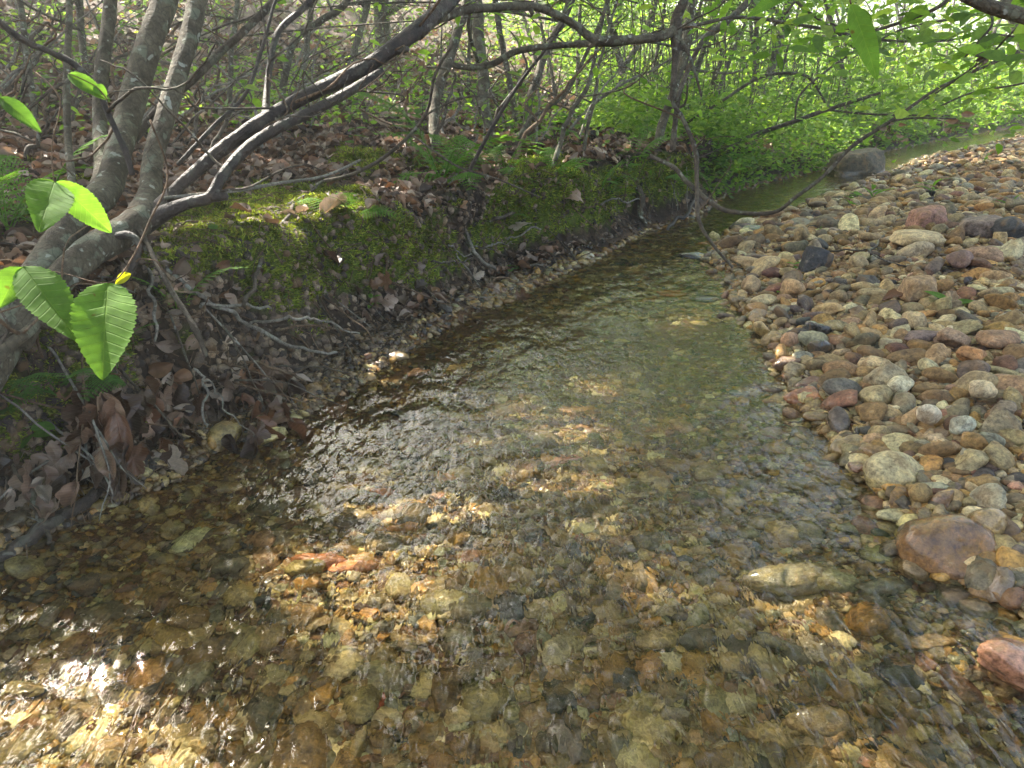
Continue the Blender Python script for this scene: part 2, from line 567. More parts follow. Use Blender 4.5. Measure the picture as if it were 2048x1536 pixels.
def water_material():
    m, t = newmat('water')
    n = N(t)
    pos = n('ShaderNodeNewGeometry').outputs['Position']
    mp = n('ShaderNodeMapping', {'Vector': pos, 'Rotation': (0, 0, math.radians(24.8)), 'Scale': (2.3, 1.0, 1.0)})
    n1 = n.noise(26, 1.5, 0.45, mp.outputs[0], 0.5)
    n2 = n.noise(70, 1, 0.5, mp.outputs[0], 0.4)
    patch = n.sstep(n.noise(1.6, 2, 0.5, pos).outputs[0], 0.35, 0.65)
    h = n.math('ADD', n1.outputs[0], n.math('MULTIPLY', n2.outputs[0], 0.10))
    bm = n('ShaderNodeBump', {'Strength': n.math('MULTIPLY_ADD', patch, 0.38, 0.24), 'Distance': 0.010, 'Height': h})
    g = n('ShaderNodeBsdfGlass', {'Color': (0.975, 0.975, 0.885, 1), 'Roughness': 0.0, 'IOR': 1.333, 'Normal': bm.outputs[0]})
    n.out(g.outputs[0])
    return m

M_GROUND = ground_material()
M_WATER = water_material()
M_BARK = bark_material('bark_grey', (0.060, 0.047, 0.030), (0.125, 0.108, 0.072), 0.5)
M_BARK_WET = bark_material('bark_wet', (0.026, 0.018, 0.013), (0.060, 0.043, 0.031), 0.15, 0.6)
M_BARK_THIN = bark_material('bark_thin', (0.055, 0.042, 0.029), (0.11, 0.088, 0.062), 0.3)
M_TWIG_PALE = bark_material('dead_twig_pale', (0.13, 0.115, 0.09), (0.26, 0.24, 0.20), 0.4)
M_TWIG_BROWN = bark_material('dead_twig_brown', (0.09, 0.055, 0.03), (0.17, 0.11, 0.065), 0.1)
M_LEAF = leaf_material('leaf_green', 0.6, 0.5)
M_BROAD = leaf_material('leaf_veined', 0.55, 0.8, veins=True, objcol=True, spec=0.25)
M_FERN = leaf_material('fern_green', 0.5, 0.75, objcol=True, spec=0.15)
M_DEAD = leaf_material('leaf_dead', 0.12, 0.6, warm=(1.2, 0.95, 0.7), spec=0.3)
M_DEADV = leaf_material('leaf_dead_veined', 0.15, 0.38, veins=True, objcol=True, warm=(1.2, 0.9, 0.6), spec=0.5)
M_MOSS = leaf_material('moss_green', 0.3, 0.8, spec=0.15)

# ------------------------------------------------------------------ ground
def build_ground():
    r = 0.04 * 1.0125 ** np.arange(0, 620)
    r = r[r < 75]
    a = np.radians(np.concatenate([np.linspace(-52, 52, 640), np.linspace(52, 308, 90)[1:-1]]))
    R, A = np.meshgrid(r, a, indexing='ij')
    X, Y = R * np.sin(A), R * np.cos(A)
    P = surf(X, Y)
    z, dl, dr, sh, n1, n2 = land(X, Y)
    moss = mossw(P)
    grav = np.maximum(sst(-0.02, 0.0, dr) * (1 - sst(4.5, 7, dr)), (z < 0.012) * 1.0)
    grav = np.where((dl > 0), sst(0.05, 0.01, dl), grav)
    lit = np.where(dl > 0, sst(0.3, 0.5, dl), sst(4, 6, dr))
    colr = np.stack([moss, grav * (1 - moss), lit], -1).reshape(-1, 3)
    nr, na = R.shape
    i = np.arange(nr * na).reshape(nr, na)
    j = np.roll(i, -1, 1)
    F = np.stack([i[:-1], i[1:], j[1:], j[:-1]], -1).reshape(-1, 4)
    V = P.reshape(-1, 3)
    c = len(V)
    V = np.vstack([V, [[0, 0, V[i[0], 2].mean()]]])
    colr = np.vstack([colr, [[0, 1, 0]]])
    F3 = np.stack([np.full(na, c), i[0], j[0]], -1)
    o = mkobj('ground', mkmesh('ground', V, [F, F3], M_GROUND, colr), kind='structure')
    o.cycles.is_caustics_receiver = True
    return o

GROUND = build_ground()

# ------------------------------------------------------------------ water
def wave(x, y):
    # flow runs from upper right down to lower left; ripples are drawn out along it
    fx, fy = -0.42, -0.907
    s, c = x * fx + y * fy, x * -fy + y * fx
    w1 = fbm(x * 0.7, y * 0.7, 0.5, 2)
    s2 = s + 0.10 * perlin(x * 2.2, y * 2.2, 4)
    c2 = c + 0.10 * perlin(x * 2.2, y * 2.2, 9)
    h = 0.0038 * perlin(s2 * 5.5, c2 * 8, 1.0)
    h = h + 0.0040 * perlin(s2 * 11, c2 * 19, 2.0)
    amp = 0.8 + 1.0 * np.clip(w1 + 0.35, 0, 1)
    h = h + amp * 0.0009 * perlin(s2 * 22, c2 * 46, 3.0)
    return h

def build_water():
    r = 0.30 * 1.005 ** np.arange(0, 920)
    r = r[r < 26]
    a = np.radians(np.linspace(-56, 56, 960))
    R, A = np.meshgrid(r, a, indexing='ij')
    X, Y = R * np.sin(A), R * np.cos(A) - 0.05
    Z = wave(X, Y) * sst(26, 10, R)
    dl = sdist(X, Y, LEFT); dr = -sdist(X, Y, RIGHT)
    # little riffle by the bend
    u0 = onz(1330, 470)[:2]
    rf = np.exp(-((X - u0[0]) ** 2 + (Y - u0[1]) ** 2) / 0.35 ** 2)
    Z = Z + rf * 0.008 * perlin(X * 18, Y * 10, 8)
    keep = (dl < 0.18) & (dr < 0.22)
    nr, na = R.shape
    i = np.arange(nr * na).reshape(nr, na)
    kf = keep[:-1, :-1] | keep[1:, :-1] | keep[1:, 1:] | keep[:-1, 1:]
    F = np.stack([i[:-1, :-1], i[1:, :-1], i[1:, 1:], i[:-1, 1:]], -1)[kf]
    F = F[:, ::-1]
    used = np.unique(F)
    mp = np.zeros(nr * na, int); mp[used] = np.arange(len(used))
    V = np.stack([X, Y, Z], -1).reshape(-1, 3)[used]
    o = mkobj('water', mkmesh('water', V, mp[F], M_WATER), kind='structure')
    o.cycles.is_caustics_caster = True
    return o

WATER = build_water()

# ------------------------------------------------------------------ stones
def ico(sub):
    me = bpy.data.meshes.new('tmp')
    import bmesh
    bm = bmesh.new()
    bmesh.ops.create_icosphere(bm, subdivisions=sub, radius=1)
    V = np.array([v.co[:] for v in bm.verts])
    F = np.array([[v.index for v in f.verts] for f in bm.faces])
    bm.free()
    bpy.data.meshes.remove(me)
    return V, F

ICO = {s: ico(s) for s in (1, 2, 3, 4)}

def stone_shape(seed, sub, angular):
    """unit stone: ellipsoid cut by planes, softened, with noise"""
    V, F = ICO[sub]
    r = np.random.default_rng(seed)
    D = V / np.linalg.norm(V, axis=1)[:, None]
    rad = np.ones(len(D))
    for k in range(r.integers(7, 12) if angular > 0.4 else 5):
        n = r.normal(size=3); n /= np.linalg.norm(n)
        d = r.uniform(0.45, 0.85) if angular > 0.4 else r.uniform(0.72, 0.95)
        dn = D @ n
        lim = np.where(dn > 0.05, d / np.maximum(dn, 0.05), 99)
        k_ = 42 if angular > 0.4 else 10
        rad = -np.log(np.exp(-k_ * rad) + np.exp(-k_ * np.minimum(lim, 4))) / k_
    rad = rad + 0.16 * fbm(D[:, 0] * 1.1 + seed, D[:, 1] * 1.1, D[:, 2] * 1.1, 2) + 0.035 * fbm(D[:, 0] * 4 + seed, D[:, 1] * 4, D[:, 2] * 4, 3)
    P = D * rad[:, None]
    if angular > 1.5:
        q = (np.abs(D) ** 7).sum(1) ** (1 / 7)
        rad = 1 / q * (1 + 0.10 * fbm(D[:, 0] * 1.3 + seed, D[:, 1] * 1.3, D[:, 2] * 1.3, 3)) + 0.05 * fbm(D[:, 0] * 4 + seed, D[:, 1] * 4, D[:, 2] * 4, 3)
        n = np.array([0.55, -0.6, 0.58]); lim = 0.93 / np.maximum(D @ n, 0.05)
        rad = np.minimum(rad, lim)
        P = D * rad[:, None]
        P[:, 0] += 0.22 * P[:, 2]
    P = P - (P.max(0) + P.min(0)) / 2
    P = P / np.abs(P).max(0)
    return P, F

PALETTE = [  # colour, word, weight
    ((0.34, 0.245, 0.115), 'tan', 5), ((0.43, 0.33, 0.17), 'sandy', 4), ((0.22, 0.135, 0.055), 'brown', 6),
    ((0.35, 0.20, 0.06), 'ochre', 4), ((0.54, 0.46, 0.27), 'cream', 2.4), ((0.19, 0.15, 0.09), 'grey brown', 5),
    ((0.17, 0.085, 0.05), 'reddish brown', 2), ((0.24, 0.215, 0.15), 'grey', 1.8), ((0.055, 0.05, 0.046), 'blackish', 0.9),
    ((0.15, 0.115, 0.09), 'dark brown', 2), ((0.36, 0.22, 0.13), 'pinkish', 0.9)]
PW = np.array([p[2] for p in PALETTE]); PW = PW / PW.sum()

def inview(P, m=60):
    u, v, d = proj(P)
    return (d > 0.1) & (u > -m) & (u < 2048 + m) & (v > -m) & (v < 1536 + m)

SHAPE = {s: [stone_shape(100 + k, s, 1.0 if k % 3 else 0.0) for k in range(10)] for s in (1, 2, 3)}

def stamp_stones(bag, pos, rad, col, r, sub, flat=(0.3, 0.66), sink=0.2):
    n = len(pos)
    sh = r.integers(0, 10, n)
    sx = rad * r.uniform(0.95, 1.3, n); sy = rad * r.uniform(0.65, 1.0, n); sz = rad * r.uniform(*flat, n)
    tilt = r.normal(0, 0.45, (n, 2))
    _, nn = surfn(pos[:, 0], pos[:, 1], 0.03)
    nn = nn * 0.6 + np.stack([tilt[:, 0], tilt[:, 1], np.full(n, 0.6)], -1)
    R = frames(nn, r.uniform(0, 2 * PI, n))
    P = pos.copy(); P[:, 2] += sz * (1 - 2 * sink) * 0.9
    S = np.stack([sx, sy, sz], -1)
    for k in range(10):
        m = sh == k
        if m.any():
            T, F = SHAPE[sub][k]
            V, FF, C, _ = scatter(T, F, P[m], R[m], S[m], col[m])
            bag.add(V, FF, C)

def pick_colors(r, n, dark=1.0):
    k = r.choice(len(PALETTE), n, p=PW)
    c = np.array([p[0] for p in PALETTE])[k] * r.uniform(0.58, 1.20, (n, 1)) * dark
    return np.clip(c * r.uniform(0.93, 1.07, (n, 3)), 0.01, 0.7), k

def region_points(r, n, lo, hi, test):
    """n random points, denser near the camera: log-uniform range"""
    out = []
    tot = 0
    while tot < n:
        m = 40000
        d = np.exp(r.uniform(np.log(lo), np.log(hi), m) ) 
        a = np.radians(r.uniform(-50, 50, m))
        x, y = d * np.sin(a), d * np.cos(a)
        k = test(x, y)
        out.append(np.stack([x[k], y[k]], -1)); tot += k.sum()
    return np.concatenate(out)[:n]

r = np.random.default_rng(11)
def t_bar(x, y):
    dr = -sdist(x, y, RIGHT)
    ok = (dr > -0.06) & (dr < 5.5)
    P = np.stack([x, y, np.full_like(x, 0.1)], -1)
    return ok & inview(P, 900)
def t_bed(x, y):
    dr = -sdist(x, y, RIGHT); dl = sdist(x, y, LEFT)
    P = np.stack([x, y, np.full_like(x, -0.05)], -1)
    return (dr < 0.03) & (dl < 0.015 + 0.05 * (y < 2.9)) & inview(P, 420)

# --- gravel of the bar (one mass), graded sizes
bag = Bag()
for cnt, lo, hi, s0, s1, sub, sk in ((19000, 0.6, 3.0, 0.004, 0.010, 1, .1), (9500, 0.6, 4.5, 0.009, 0.018, 2, .15), (7000, 3.0, 11, 0.010, 0.022, 1, .15),
                                     (1500, 0.7, 4.0, 0.018, 0.028, 2, .1), (2000, 3.2, 11, 0.022, 0.048, 2, .15)):
    xy = region_points(r, cnt, lo, hi, t_bar)
    P = surf(xy[:, 0], xy[:, 1])
    rad = np.exp(r.uniform(np.log(s0), np.log(s1), cnt))
    c, k = pick_colors(r, cnt)
    stamp_stones(bag, P, rad, c, r, sub, sink=sk)
o = mkobj('gravel_bar', bag.mesh('gravel_bar', M_GRAVEL), label='brown and tan gravel heaped on the bar right of the brook', cat='gravel', kind='stuff')
# --- gravel of the stream bed
bag = Bag()
for cnt, lo, hi, s0, s1, sub, sk in ((18000, 0.45, 2.0, 0.004, 0.009, 1, .1), (8000, 1.0, 2.8, 0.005, 0.011, 1, .2), (5000, 0.5, 4.5, 0.009, 0.019, 2, .3), (6000, 2.2, 11, 0.010, 0.024, 1, .3),
                                     (380, 0.5, 4.5, 0.022, 0.040, 2, .35)):
    xy = region_points(r, cnt, lo, hi, t_bed)
    P = surf(xy[:, 0], xy[:, 1])
    rad = np.exp(r.uniform(np.log(s0), np.log(s1), cnt))
    c, k = pick_colors(r, cnt, 0.9)
    stamp_stones(bag, P, rad, c, r, sub, flat=(0.3, 0.55), sink=sk)
o = mkobj('stream_gravel', bag.mesh('stream_gravel', M_GRAVEL), label='small golden brown gravel lying under the clear water', cat='gravel', kind='stuff')
o.cycles.is_caustics_receiver = True

def hit(u, v):
    """where the view ray through photo pixel (u, v) meets the ground"""
    d = ray(u, v)
    t = np.geomspace(0.4, 60, 900)
    P = np.array([0, 0, CAM_H]) + d * t[:, None]
    z = land(P[:, 0], P[:, 1])[0]
    k = np.argmax(P[:, 2] < z)
    if not (P[:, 2] < z).any():
        k = 700
    return P[k], t[k]

# hand-placed stones: u, v, width px, height px, colour, angular, turn deg, dz, label
LAND = []
HAND = [
 (1706, 366, 112, 84, (0.085, 0.07, 0.04), 2, 4, 0.02, 'large blocky grey brown boulder with mossy top at the water edge', 'the large boulder'),
 (1625, 545, 62, 66, (0.045, 0.045, 0.047), 1, -35, 0.0, 'upright black slab of slate leaning on the gravel bar', 'the upright black slab'),
 (1632, 673, 56, 44, (0.040, 0.038, 0.036), 1, 20, 0.0, 'wet lumpy black stone at the water line', 'the lumpy black stone'),
 (1637, 712, 40, 48, (0.075, 0.055, 0.035), 0, 80, 0.0, 'dark brown wet stone standing in front of the lumpy black one', 'the dark brown wet stone'),
 (1607, 808, 74, 52, (0.40, 0.17, 0.08), 1, 20, 0.0, 'wet orange brown stone with a dark hole at the water edge', 'the orange holed stone'),
 (1545, 885, 62, 34, (0.17, 0.085, 0.075), 0, 0, 0.0, 'half sunken purplish brown stone in the shallow water', 'the half sunken purplish stone'),
 (1785, 965, 124, 92, (0.43, 0.36, 0.20), 0, -12, 0.0, 'large rounded yellowish stone with fine grain at the water edge', 'the large yellowish stone'),
 (1890, 1112, 188, 132, (0.21, 0.105, 0.035), 0, 8, 0.0, 'large glossy wet brown stone with a hollow in its face', 'the large glossy brown stone'),
 (1580, 1205, 205, 84, (0.24, 0.20, 0.13), 0, 5, 0.006, 'wide flat grey green stone under water with pale patches', 'the wide flat sunken stone'),
 (1770, 1195, 138, 52, (0.13, 0.115, 0.085), 1, 10, 0.0, 'dark flat stone under water beside the wide flat one', 'the dark flat sunken stone'),
 (2000, 1385, 130, 104, (0.44, 0.22, 0.16), 1, -20, 0.03, 'pinkish wet stone breaking the water at the right edge', 'the pinkish stone'),
 (1630, 1500, 150, 84, (0.27, 0.185, 0.095), 0, 0, 0.0, 'broad tan stone under water at the bottom edge', 'the broad tan sunken stone'),
 (1410, 614, 64, 26, (0.035, 0.033, 0.033), 0, 10, 0.012, 'small black shiny stone poking out of the water', 'the black stone in the water'),
 (1343, 615, 62, 24, (0.42, 0.17, 0.05), 0, -5, 0.01, 'orange wet stone poking out beside the black one', 'the orange stone in the water'),
 (1380, 574, 50, 20, (0.45, 0.36, 0.17), 0, 0, 0.0, 'yellowish stone just under the surface beyond the black one', 'the yellowish sunken stone'),
 (1793, 800, 50, 40, (0.56, 0.50, 0.33), 0, 25, 0.02, 'pale yellowish white rounded stone among brown gravel', 'the pale yellowish stone'),
 (2012, 482, 70, 46, (0.05, 0.048, 0.046), 0, 0, 0.02, 'rounded black stone at the right edge of the bar', 'the rounded black stone'),
 (1956, 478, 84, 46, (0.20, 0.15, 0.12), 0, 0, 0.02, 'wide brown grey cobble left of the rounded black stone', 'the wide brown grey cobble'),
 (1835, 497, 108, 32, (0.46, 0.36, 0.20), 0, 14, 0.02, 'long pale stone shaped like a bone', 'the long pale stone'),
 (1850, 460, 70, 42, (0.30, 0.16, 0.115), 2, 10, 0.02, 'reddish block of stone with a squared face', 'the reddish block'),
 (1913, 543, 56, 38, (0.17, 0.105, 0.085), 0, 0, 0.02, 'purplish brown egg shaped stone', 'the purplish egg shaped stone'),
 (1990, 700, 104, 34, (0.24, 0.14, 0.075), 0, 28, 0.02, 'long smooth brown stone lying diagonally', 'the long diagonal stone'),
 (1955, 815, 56, 40, (0.48, 0.38, 0.23), 0, 0, 0.03, 'cream stone in front of the long diagonal one', 'the cream stone'),
 (1846, 870, 40, 50, (0.54, 0.46, 0.33), 0, 60, 0.03, 'whitish upright egg shaped stone', 'the whitish upright stone'),
 (1912, 887, 50, 36, (0.40, 0.39, 0.29), 0, 20, 0.03, 'smooth grey green pebble right of the whitish egg', 'the grey green pebble'),
 (1830, 603, 68, 44, (0.32, 0.21, 0.11), 2, 5, 0.02, 'brown tan block with flat top in the middle of the bar', 'the brown tan block'),
 (1902, 708, 62, 42, (0.27, 0.18, 0.115), 1, -15, 0.02, 'pitted brown stone left of the long diagonal one', 'the pitted brown stone'),
 (1935, 745, 62, 42, (0.38, 0.19, 0.075), 1, 10, 0.03, 'orange brown stone with a flat broken face', 'the flat faced orange stone'),
 (1765, 782, 84, 66, (0.30, 0.245, 0.15), 1, 40, 0.0, 'large tilted grey tan slab lying among pebbles', 'the tilted grey tan slab'),
 (1797, 1036, 92, 32, (0.42, 0.38, 0.24), 0, 0, 0.0, 'pale flat stone just under water below the large yellowish one', 'the pale flat sunken stone'),
 (1722, 1070, 108, 34, (0.20, 0.19, 0.12), 0, 8, 0.0, 'greenish flat stone under water left of the pale flat one', 'the greenish stone'),
 (1888, 1018, 54, 50, (0.19, 0.11, 0.06), 1, 30, 0.0, 'dark brown wet stone above the large glossy one', 'the dark wet stone'),
 (1945, 990, 66, 30, (0.44, 0.27, 0.12), 1, 0, 0.0, 'flat orange tan wedge of stone', 'the orange tan wedge'),
 (1808, 1000, 44, 34, (0.28, 0.13, 0.075), 0, 0, 0.0, 'glossy red brown stone touching the large yellowish one', 'the glossy red brown stone'),
 (1172, 516, 34, 20, (0.46, 0.42, 0.34), 0, 0, 0.0, 'pale grey stone at the foot of the left bank', 'the pale stone below the left bank'),
 (745, 1447, 66, 46, (0.32, 0.075, 0.04), 1, 10, 0.0, 'brick red stone under water at the bottom of the photo', 'the brick red sunken stone'),
 (1395, 522, 90, 20, (0.05, 0.045, 0.042), 1, 6, 0.0, 'dark flat slab at the tip of the gravel bar', 'the dark flat slab'),
 (1505, 466, 44, 20, (0.05, 0.05, 0.05), 0, 0, 0.0, 'black wet stone near the far tip of the bar', 'the far black wet stone'),
 (1125, 972, 88, 34, (0.46, 0.20, 0.15), 1, 5, 0.0, 'salmon pink stone under water in mid stream', 'the salmon pink sunken stone'),
 (1160, 868, 90, 30, (0.44, 0.22, 0.09), 1, 5, 0.0, 'orange stone under water upstream of the salmon pink one', 'the orange sunken stone'),
 (712, 1178, 100, 40, (0.50, 0.20, 0.10), 0, 12, 0.0, 'sunken stone tinted orange pink for the sun patch right of the rusty one', 'the orange pink sunken stone'),  # this and the next three are added, sun patch glow put into their colour
 (800, 1098, 86, 34, (0.52, 0.25, 0.09), 1, 10, 0.0, 'sunken stone tinted bright orange for the upper part of the sun patch', 'the bright orange sunken stone'),
 (850, 1222, 70, 34, (0.50, 0.27, 0.09), 1, 30, 0.0, 'sunken stone tinted golden orange for the lower part of the sun patch', 'the golden sunken stone'),
 (770, 1030, 70, 22, (0.46, 0.19, 0.10), 0, 5, 0.0, 'small sunken stone tinted coral for the upper left of the sun patch', 'the coral sunken stone'),
 (940, 1165, 60, 42, (0.36, 0.17, 0.12), 0, 60, 0.0, 'dull pink stone under water right of the sun patch', 'the dull pink sunken stone'),
 (640, 1170, 110, 50, (0.30, 0.115, 0.055), 0, 0, 0.0, 'broad rusty stone under water below the sparkling ripples', 'the rusty sunken stone'),
 (900, 1000, 70, 30, (0.44, 0.20, 0.07), 0, 15, 0.0, 'ochre stone under water left of the salmon pink one', 'the ochre sunken stone'),
 (452, 1010, 86, 40, (0.26, 0.18, 0.09), 0, 0, 0.0, 'tan stone under dark water near the left bank', 'the tan sunken stone'),
 (1480, 805, 60, 16, (0.13, 0.14, 0.16), 0, 0, 0.0, 'bluish grey flat stone just under the surface', 'the bluish flat stone'),
 (1240, 1290, 70, 40, (0.26, 0.18, 0.09), 1, 0, 0.0, 'olive brown angular stone under water in the lower middle', 'the olive brown sunken stone'),
 (1460, 1370, 78, 50, (0.28, 0.20, 0.10), 0, 20, 0.0, 'rounded mustard brown stone under water near the bottom', 'the mustard brown sunken stone'),
 (1340, 1480, 90, 56, (0.20, 0.15, 0.09), 0, 0, 0.0, 'dull brown stone under water at the bottom middle', 'the dull brown sunken stone'),
 (1860, 1310, 96, 40, (0.33, 0.21, 0.11), 1, 0, 0.0, 'flat tan slab under water left of the pinkish stone', 'the flat tan sunken slab'),
 (1965, 1075, 70, 66, (0.38, 0.27, 0.14), 0, 0, 0.01, 'knobbly tan stone right of the large glossy one', 'the knobbly tan stone'),
]

def place_stone(u, v, w, h, col, ang, turn, dz, seed, sub=4):
    P, dep = hit(u, v)
    a = w * 0.5 * dep / FPX
    th = math.atan2(CAM_H - P[2], math.hypot(P[0], P[1]))
    hh = h * 0.5 * dep / FPX
    b = 0.8 * a
    c2 = (hh ** 2 - (b * math.sin(th)) ** 2) / math.cos(th) ** 2
    if c2 < (0.3 * a) ** 2:
        b = 0.62 * hh / math.sin(th); c2 = max((hh ** 2 - (b * math.sin(th)) ** 2) / math.cos(th) ** 2, (0.28 * a) ** 2)
    c = math.sqrt(c2)
    V, F = stone_shape(seed, sub, float(ang))
    Q = V * [a, b, c]
    t = math.radians(turn)
    if c > 0.55 * a:                     # lean in the picture plane for upright stones
        M = Matrix.Rotation(-t, 3, 'Y')
    else:
        M = Matrix.Rotation(t, 3, 'Z')
    Q = Q @ np.array(M).T
    return P + np.array([0, 0, c * (0.35 if P[2] < 0.01 else 0.62) + dz]), Q, F, (a, b, c)

for i, (u, v, w, h, col, ang, turn, dz, label, ref) in enumerate(HAND):
    loc, Q, F, abc = place_stone(u, v, w, h, col, ang, turn, dz, 500 + i)
    if label.startswith('large glossy'):           # the hollow in its face
        q = Q / [abc[0], abc[1], abc[2]]
        dd = np.linalg.norm(q - np.array([0.10, -0.66, 0.62]), axis=1)
        Q = Q * (1 - 0.40 * np.exp(-(dd / 0.45) ** 2) + 0.06 * fbm(q[:, 0] * 3, q[:, 1] * 3, q[:, 2] * 3, 3))[:, None]
    if 'dark hole' in label:
        q = Q / [abc[0], abc[1], abc[2]]
        dd = np.linalg.norm(q - np.array([-0.3, -0.7, 0.5]), axis=1)
        Q = Q * (1 - 0.45 * np.exp(-(dd / 0.18) ** 2))[:, None]
    o = mkobj('boulder' if i == 0 else 'stone', mkmesh('stone', Q, F, M_STONE_WET if any(w_ in label for w_ in ('wet', 'glossy', 'shiny')) else M_STONE), label=label, cat='boulder' if i == 0 else 'stone')
    if i: o['group'] = 'larger stones in and beside the brook'
    o.location = loc
    o.color = (*col, 1)
    if loc[2] < 0.03: o.cycles.is_caustics_receiver = True
    LAND.append((ref, u, v, loc, max(abc)))

# --- the pebbles that show largest, each its own object
protos = []
for k in range(12):
    V, F = stone_shape(900 + k, 3, 0.0 if k % 3 == 0 else 1.0)
    protos.append(mkmesh('pebble', V, F, M_STONE))
r = np.random.default_rng(21)
taken = [(l[3][0], l[3][1], l[4]) for l in LAND]
picked = []
def try_pick(n, test, s0, s1, lo, hi, tries=20000):
    global picked
    xy = region_points(r, tries, lo, hi, test)
    rr = np.exp(r.uniform(np.log(s0), np.log(s1), tries))
    rr = np.sort(rr[:n * 6])[::-1]
    c = 0
    j = 0
    for x, y in xy:
        if c >= n: break
        rad = rr[min(c, len(rr) - 1)] if False else float(np.exp(r.uniform(np.log(s0), np.log(s1))))
        T = np.array(taken)
        if (np.hypot(T[:, 0] - x, T[:, 1] - y) > (T[:, 2] + rad) * 0.72).all():
            taken.append((x, y, rad)); picked.append((x, y, rad)); c += 1
strict = lambda x, y: (-sdist(x, y, RIGHT) > 0.0) & (-sdist(x, y, RIGHT) < 4) & inview(np.stack([x, y, np.full_like(x, 0.1)], -1), -10)
inwater = lambda x, y: (-sdist(x, y, RIGHT) < -0.03) & (sdist(x, y, LEFT) < -0.03) & inview(np.stack([x, y, np.full_like(x, -0.05)], -1), -10)
try_pick(115, strict, 0.026, 0.042, 0.9, 2.4)
try_pick(85, strict, 0.032, 0.055, 2.2, 4.8)
try_pick(30, inwater, 0.020, 0.036, 0.6, 2.2)
cands = []
for j, (x, y, rad) in enumerate(picked):
    P, nn = surfn(np.array([x]), np.array([y]), 0.03)
    col, ci = pick_colors(r, 1)
    under = P[0, 2] < 0.0
    fl = r.uniform(0.36, 0.72) if not under else r.uniform(0.3, 0.5)
    el = r.uniform(0.95, 1.35)
    o = bpy.data.objects.new('pebble', protos[j % 12])
    link(o)
    R = frames((nn[0] * 0.7 + r.normal(0, 0.3, 3))[None], np.array([r.uniform(0, 2 * PI)]))[0]
    o.rotation_euler = Matrix(R.tolist()).to_euler()
    o.scale = (rad * el, rad * r.uniform(0.7, 0.95), rad * fl)
    o.location = P[0] + [0, 0, rad * fl * (0.75 if not under else 0.3)]
    o.color = (*(col[0] * (0.9 if under else 1)), 1)
    if P[0, 2] < 0.03: o.cycles.is_caustics_receiver = True
    u, v, d = proj(np.array(o.location))
    shape = ('rounded' if j % 12 % 3 == 0 else 'angular')
    if fl < 0.45: shape = 'flat ' + shape
    if el > 1.25: shape = 'long ' + shape
    cands.append(dict(o=o, u=float(u), v=float(v), colour=PALETTE[ci[0]][1], shape=shape, under=under))
seen = {}
for c in cands:
    best = min((l for l in LAND), key=lambda l: math.hypot(l[1] - c['u'], (l[2] - c['v']) * 1.3))
    du, dv = c['u'] - best[1], (c['v'] - best[2]) * 1.3
    if abs(du) > 2 * abs(dv): w = 'right of' if du > 0 else 'left of'
    elif abs(dv) > 2 * abs(du): w = 'in front of' if dv > 0 else 'beyond'
    else: w = ('in front and ' if dv > 0 else 'beyond and ') + ('right of' if du > 0 else 'left of')
    c['dist'] = math.hypot(du, dv)
    key = f"{c['colour']} {c['shape'].replace('long flat', 'long')} pebble {'underwater ' if c['under'] else ''}{w} {best[0]}"
    seen.setdefault(key, []).append(c)
for key, L in seen.items():
    L.sort(key=lambda c: c['dist'])
    for q, c in enumerate(L):
        lab = key if len(L) == 1 else key.replace(' pebble', ' pebble, ' + ('nearest', 'second nearest', 'third nearest', 'fourth nearest', 'fifth nearest', 'sixth nearest')[min(q, 5)] + ' one', 1)
        tagobj(c['o'], lab, 'pebble', 'pebbles strewn over the bar and the stream bed')

# ------------------------------------------------------------------ leaf templates
def leaf_simple():
    """folded pointed leaf along +x, length 1, 4 faces"""
    V = np.array([[0, 0, 0], [0.3, 0.2, 0.05], [0.3, 0, 0], [0.3, -0.2, 0.05], [0.68, 0.17, 0.02], [0.68, 0, -0.03], [0.68, -0.17, 0.02], [1, 0, -0.09]])
    F = np.array([[0, 2, 1, 1], [0, 3, 2, 2], [2, 5, 4, 1], [3, 6, 5, 2], [5, 7, 4, 4], [6, 7, 5, 5]])
    Q = np.array([[2, 5, 4, 1], [3, 6, 5, 2]])
    T = np.array([[0, 2, 1], [0, 3, 2], [5, 7, 4], [6, 7, 5]])
    T = np.vstack([T, [[2, 5, 4], [2, 4, 1], [3, 6, 5], [3, 5, 2]]])
    return V, T
LEAF_V, LEAF_F = leaf_simple()
# tiny two-triangle leaf for far crowns
MINI_V = np.array([[0, 0, 0], [0.5, 0.24, 0.04], [1, 0, -0.05], [0.5, -0.24, 0.04]])
MINI_F = np.array([[0, 2, 1], [0, 3, 2]])

